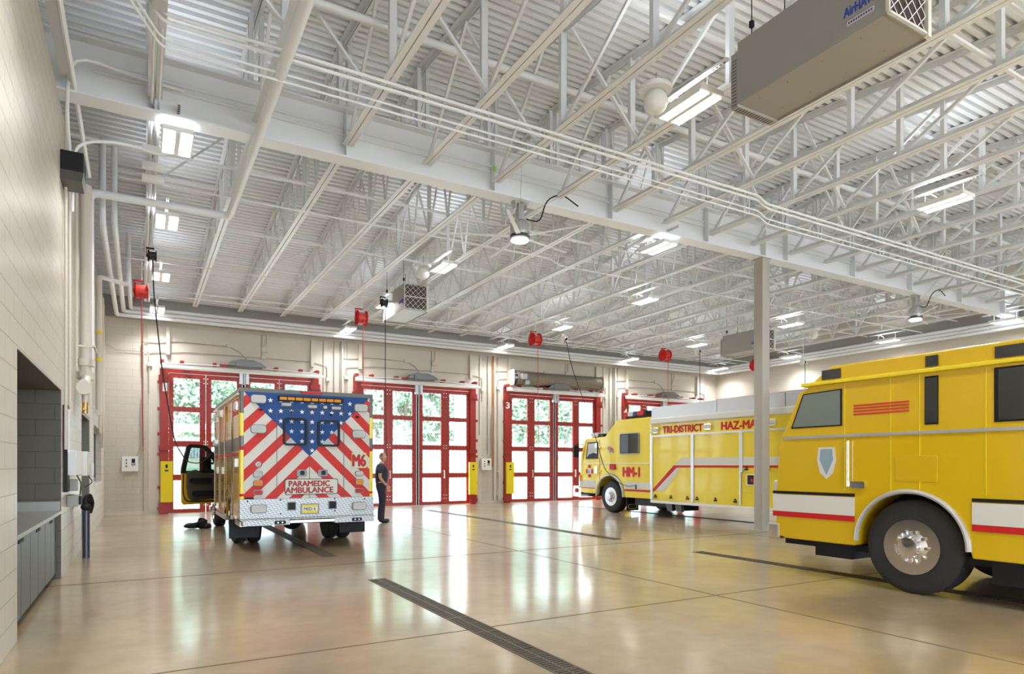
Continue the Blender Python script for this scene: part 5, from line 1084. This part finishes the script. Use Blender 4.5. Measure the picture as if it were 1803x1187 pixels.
mb = MB(); mb.prism([(5.0, 1.68), (5.22, 1.68), (5.24, 1.52), (5.20, 1.36), (5.11, 1.28), (5.02, 1.36), (4.98, 1.52)], 'yz', x0 - .005, x0 + .001, 0); mb.prism([(5.03, 1.66), (5.19, 1.66), (5.2, 1.52), (5.11, 1.33), (5.02, 1.52)], 'yz', x0 - .008, x0 - .004, 1); mb.build('door_emblem', [M_cream, mat('emblem_slate', (.28, .38, .45), .4)], G)
mb = MB()
for k in range(4): mb.box(x0 - .006, x0 + .001, 4.1, 4.75, 2.06 + k * .035, 2.078 + k * .035)
mb.build('flag_stripes', M_stripe, G)
mb = MB(); mb.tube([(x0 - .04, 4.80, 1.2), (x0 - .04, 4.80, 1.75)], .014); mb.rrect('yz', 4.60, 4.78, 1.18, 1.26, .02, x0 - .03, x0); mb.build('grab_handle', M_chrome, G)
# front
MB().box(x0 - .01, x1 + .01, 5.80, 6.0, .46, .68).build('front_bumper', M_chrome, G, bevel=.03)
mb = MB(); mb.prism([(5.44, 2.36), (5.72, 1.80), (5.76, 1.82), (5.48, 2.39)], 'yz', x0 + .12, x1 - .12); mb.build('windscreen', M_tint, G)
MB().box(x0 + .2, x1 - .2, 5.86, 5.90, .8, 1.4).build('grille', M_chrome, G)
for x in (x0 + .02, x1 - .42): MB().rrect('xz', x, x + .4, 1.0, 1.25, .04, 5.85, 5.91).build('headlight', M_lensw, G)
for s, x in ((-1, x0 + .05), (1, x1 - .05)):
    wheel(G, x, cy, .53, .33, face=s, bright=M_chrome); wheel(G, x, -.6, .53, .30, face=s, dual=True)
    mb = MB(); mb.tube([(x + s * .065, a, b) for a, b in arch(cy, .55, .61, 22)], .028, n=8); mb.build('wheel_arch', M_alu, G, smooth=True)
mb = MB(); mb.box(x0 + .12, x1 - .12, -3, 5.8, .40, .475); mb.cyl((x0 + .4, cy, .53), (x1 - .4, cy, .53), .1); mb.box(x0 + .05, x0 + .5, 4.8, 5.3, .3, .475); mb.box(x0 + .05, x0 + .6, 1.2, 3.3, .24, .475); mb.cyl((x0 + .4, -.6, .53), (x1 - .4, -.6, .53), .12); mb.box(x0 + .4, x1 - .4, cy - .6, cy + .6, .6, 1.1)
mb.build('chassis', M_black, G)
MB().box(x0 + .05, x1 - .05, -3.3, -3.2, .5, 2.4).build('rear_panel', M_diam, G)

# ------------------------------------------------------------------ the man
def skin(name, m, parent, joints, bones, loops=2, root=0, post=None):
    me = bpy.data.meshes.new(name); me.from_pydata([j[0] for j in joints], bones, []); o = bpy.data.objects.new(name, me); COL.objects.link(o)
    sk = o.modifiers.new('s', 'SKIN'); sk.use_smooth_shade = True; ss = o.modifiers.new('u', 'SUBSURF'); ss.levels = loops; ss.render_levels = loops
    for i, j in enumerate(joints):
        r = j[1] if isinstance(j[1], tuple) else (j[1], j[1]); o.data.skin_vertices[0].data[i].radius = r; o.data.skin_vertices[0].data[i].use_root = (i == root)
    bpy.context.view_layer.update(); dg = bpy.context.evaluated_depsgraph_get(); me2 = bpy.data.meshes.new_from_object(o.evaluated_get(dg)); bpy.data.objects.remove(o)
    me2.name = name; me2.materials.clear(); me2.materials.append(m); me2.polygons.foreach_set('use_smooth', [True] * len(me2.polygons))
    if post: post(me2)
    n_ = bpy.data.objects.new(name, me2); COL.objects.link(n_); n_.parent = parent; return n_
Mn = thing('person', 'man in dark T-shirt and dark trousers standing beside the ambulance, looking right', 'person', (5.33, 15.97, 0), rz=R(-14))
# local: +x is where he faces, -y is his right side (towards the camera)
J = [((-.02, 0, .98), (.09, .11)), ((-.01, 0, 1.12), (.085, .105)), ((.01, 0, 1.28), (.11, .145)), ((-.01, 0, 1.41), (.09, .135)), ((-.01, 0, 1.50), (.055, .06)), ((.015, 0, 1.565), (.055, .055)),
     ((-.03, -.18, 1.415), .045), ((-.05, -.235, 1.30), .050), ((-.06, -.25, 1.15), .042), ((.03, -.25, 1.03), .036), ((.105, -.225, .95), .027),
     ((-.03, .18, 1.415), .045), ((-.02, .235, 1.30), .050), ((.0, .25, 1.15), .042), ((.09, .235, 1.03), .037), ((.16, .20, .93), .028),
     ((-.02, -.095, .90), (.10, .09)), ((.0, -.10, .70), (.082, .08)), ((.0, -.10, .50), .062), ((-.03, -.10, .35), .060), ((-.05, -.10, .11), .042), ((.01, -.11, .05), .038), ((.13, -.12, .035), .032),
     ((-.02, .095, .90), (.10, .09)), ((.03, .10, .70), (.082, .08)), ((.04, .10, .50), .062), ((.02, .10, .35), .060), ((.0, .10, .11), .042), ((.06, .11, .05), .038), ((.18, .12, .035), .032)]
B_ = [(0, 1), (1, 2), (2, 3), (3, 4), (4, 5), (3, 6), (6, 7), (7, 8), (8, 9), (9, 10), (3, 11), (11, 12), (12, 13), (13, 14), (14, 15), (0, 16), (16, 17), (17, 18), (18, 19), (19, 20), (20, 21), (21, 22), (0, 23), (23, 24), (24, 25), (25, 26), (26, 27), (27, 28), (28, 29)]
# head with neck, shaped from a ball, joined to the body mesh; turned a little to the camera
def head_mesh():
    mb = MB(); mb.ball((0, 0, 0), 1, nu=40, nv=30); out = []
    ca, sa = math.cos(R(-38)), math.sin(R(-38))
    for v in mb.v:
        x, y, z = v
        X, Y, Z = x * .098, y * .077, z * .122
        if z < -.1: k = 1 - .30 * (-z - .1) ** 1.3; X = X * (k if x < 0 else 1 - .12 * (-z)) + (.012 * -z); Y *= k
        if x > .5:
            X -= .010 * (x - .5) * 2
            w = max(0, 1 - abs(y) / .16)
            if -.32 < z < .12: X += .026 * w * (1 - abs(z + .12) / .24 if abs(z + .12) < .24 else 0) + .006 * w     # nose
            X -= .012 * max(0, 1 - ((abs(y) - .36) / .2) ** 2) * max(0, 1 - ((z - .08) / .13) ** 2)               # eye sockets
            X += .007 * max(0, 1 - ((z - .24) / .09) ** 2) * max(0, 1 - (y / .7) ** 2)                              # brow
            X += .007 * max(0, 1 - ((z + .47) / .06) ** 2) * max(0, 1 - (y / .33) ** 2)                             # lips
            X += .008 * max(0, 1 - ((z + .78) / .14) ** 2) * max(0, 1 - (y / .4) ** 2)                              # chin
        out.append((.035 + X * ca - Y * sa, X * sa + Y * ca, 1.665 + Z))
    mb.v = out; return mb, ca, sa
hm, ca, sa = head_mesh()
def hp_(x, y, z): return (.035 + x * ca - y * sa, x * sa + y * ca, 1.665 + z)
for s in (-1, 1):                                                    # ears
    k = len(hm.v); hm.ball((0, 0, 0), 1, nu=12, nv=8)
    for i in range(k, len(hm.v)): v = hm.v[i]; hm.v[i] = hp_(-.005 + v[0] * .02, s * .078 + v[1] * .008, -.005 + v[2] * .032)
body = skin('tmp', M_skin, None, J, B_)
bmv = [tuple(v.co) for v in body.data.vertices]; bmf = [tuple(p.vertices) for p in body.data.polygons]; bpy.data.objects.remove(body)
full = MB(); full.add(bmv, bmf); full.add(hm.v, hm.f)
# hands: palm, four fingers and a thumb each
def hand(wr, palm_dir, side_dir, curl):
    P0 = Vector(wr); d = Vector(palm_dir).normalized(); sd_ = Vector(side_dir).normalized(); nrm = d.cross(sd_).normalized()
    j = [(tuple(P0), .024), (tuple(P0 + d * .045), (.022, .036)), (tuple(P0 + d * .085), (.016, .038))]; b = [(0, 1), (1, 2)]
    pm = skin('tmp', M_skin, None, j, b, 1); full.add([tuple(v.co) for v in pm.data.vertices], [tuple(p.vertices) for p in pm.data.polygons]); bpy.data.objects.remove(pm)
    for k, ln in enumerate((.070, .078, .072, .056)):
        o_ = P0 + d * .08 + sd_ * (.030 - .020 * k); a = o_ + (d * math.cos(curl * .4) + nrm * math.sin(curl * .4)) * ln * .45; b2 = a + (d * math.cos(curl) + nrm * math.sin(curl)) * ln * .32; c_ = b2 + (d * math.cos(curl * 1.5) + nrm * math.sin(curl * 1.5)) * ln * .26
        full.tube([o_, a, b2, c_], .0085, n=8, fillet=.01)
    t0 = P0 + d * .025 + sd_ * .028; full.tube([t0, t0 + d * .028 + sd_ * .022 + nrm * .012, t0 + d * .06 + sd_ * .024 + nrm * .02], .0105, n=8, fillet=.012)
hand((.115, -.215, .925), (.45, .12, -.85), (.85, .15, .45), .7)
hand((.165, .195, .925), (.40, -.15, -.88), (.88, -.12, .40), .7)
full.build('body', M_skin, Mn, rel=False, smooth='full')
def eyes():
    mb = MB()
    for s in (-1, 1): mb.ball(hp_(.083, s * .030, .012), .011, m=0, nu=10, nv=8); mb.ball(hp_(.0915, s * .030, .012), .0055, m=1, nu=8, nv=6)
    mb.build('eyes', [M_wht, M_black], Mn, rel=False, smooth='full')
    mb = MB()
    for s in (-1, 1): mb.tube([hp_(.088, s * .045, .034), hp_(.094, s * .03, .039), hp_(.093, s * .014, .034)], .0035, n=6)
    mb.build('eyebrows', M_hair, Mn, rel=False); mb = MB(); mb.tube([hp_(.084, -.024, -.060), hp_(.094, 0, -.058), hp_(.084, .024, -.060)], .004, n=6); mb.build('mouth', mat('lip', (.40, .16, .13), .5), Mn, rel=False)
eyes()
mb = MB(); k = 0; src = MB(); src.ball((0, 0, 0), 1, nu=32, nv=24)      # cropped hair: a thin cap at back and sides
keep = lambda v: (v[2] > .05 + .0 and v[0] < .42 and not (v[2] > .80 and v[0] > -.2)) or (v[0] < -.25 and v[2] > -.16)
idx = {i for i, v in enumerate(src.v) if keep(v)}
fs = [f for f in src.f if all(i in idx for i in f)]
vs = [hp_(v[0] * .101, v[1] * .080, v[2] * .125) for v in src.v]
used = sorted({i for f in fs for i in f}); mp_ = {i: j for j, i in enumerate(used)}
inner = [hp_(src.v[i][0] * .094, src.v[i][1] * .074, src.v[i][2] * .117) for i in used]
mb.add([vs[i] for i in used], [tuple(mp_[i] for i in f) for f in fs]); mb.build('hair', M_hair, Mn, rel=False, smooth='full')
# clothes follow the body
Js = [((-.02, 0, .89), (.13, .15)), ((-.01, 0, 1.10), (.14, .165)), ((.015, 0, 1.28), (.15, .19)), ((-.01, 0, 1.43), (.125, .178)), ((-.008, 0, 1.50), (.078, .085)),
      ((-.03, -.19, 1.435), .085), ((-.05, -.24, 1.33), .074), ((-.058, -.25, 1.24), .070), ((-.03, .19, 1.435), .085), ((-.02, .24, 1.33), .074), ((-.01, .25, 1.24), .070)]
skin('t_shirt', M_navy, Mn, Js, [(0, 1), (1, 2), (2, 3), (3, 4), (3, 5), (5, 6), (6, 7), (3, 8), (8, 9), (9, 10)])
Jt = [((-.02, 0, .98), (.155, .180)), ((-.02, -.098, .86), (.118, .10)), ((.0, -.102, .68), (.100, .092)), ((.0, -.102, .50), .082), ((-.03, -.102, .32), .080), ((-.04, -.102, .10), .074), ((-.04, -.102, .07), .076),
      ((-.02, .098, .86), (.118, .10)), ((.03, .102, .68), (.100, .092)), ((.035, .102, .50), .082), ((.02, .102, .32), .080), ((.01, .102, .10), .074), ((.01, .102, .07), .076), ((-.018, 0, 1.07), (.142, .168))]
skin('trousers', M_navy2, Mn, Jt, [(0, 1), (1, 2), (2, 3), (3, 4), (4, 5), (5, 6), (0, 7), (7, 8), (8, 9), (9, 10), (10, 11), (11, 12), (0, 13)])
for s, dx in ((-1, -.04), (1, .01)):
    def flat(me):
        for v in me.vertices: v.co.z = max(v.co.z, .002)
    skin('boot', M_black, Mn, [((dx, s * .105, .14), .062), ((dx - .01, s * .107, .055), .058), ((dx + .08, s * .112, .045), (.050, .052)), ((dx + .20, s * .122, .036), (.040, .048))], [(0, 1), (1, 2), (2, 3)], post=flat)
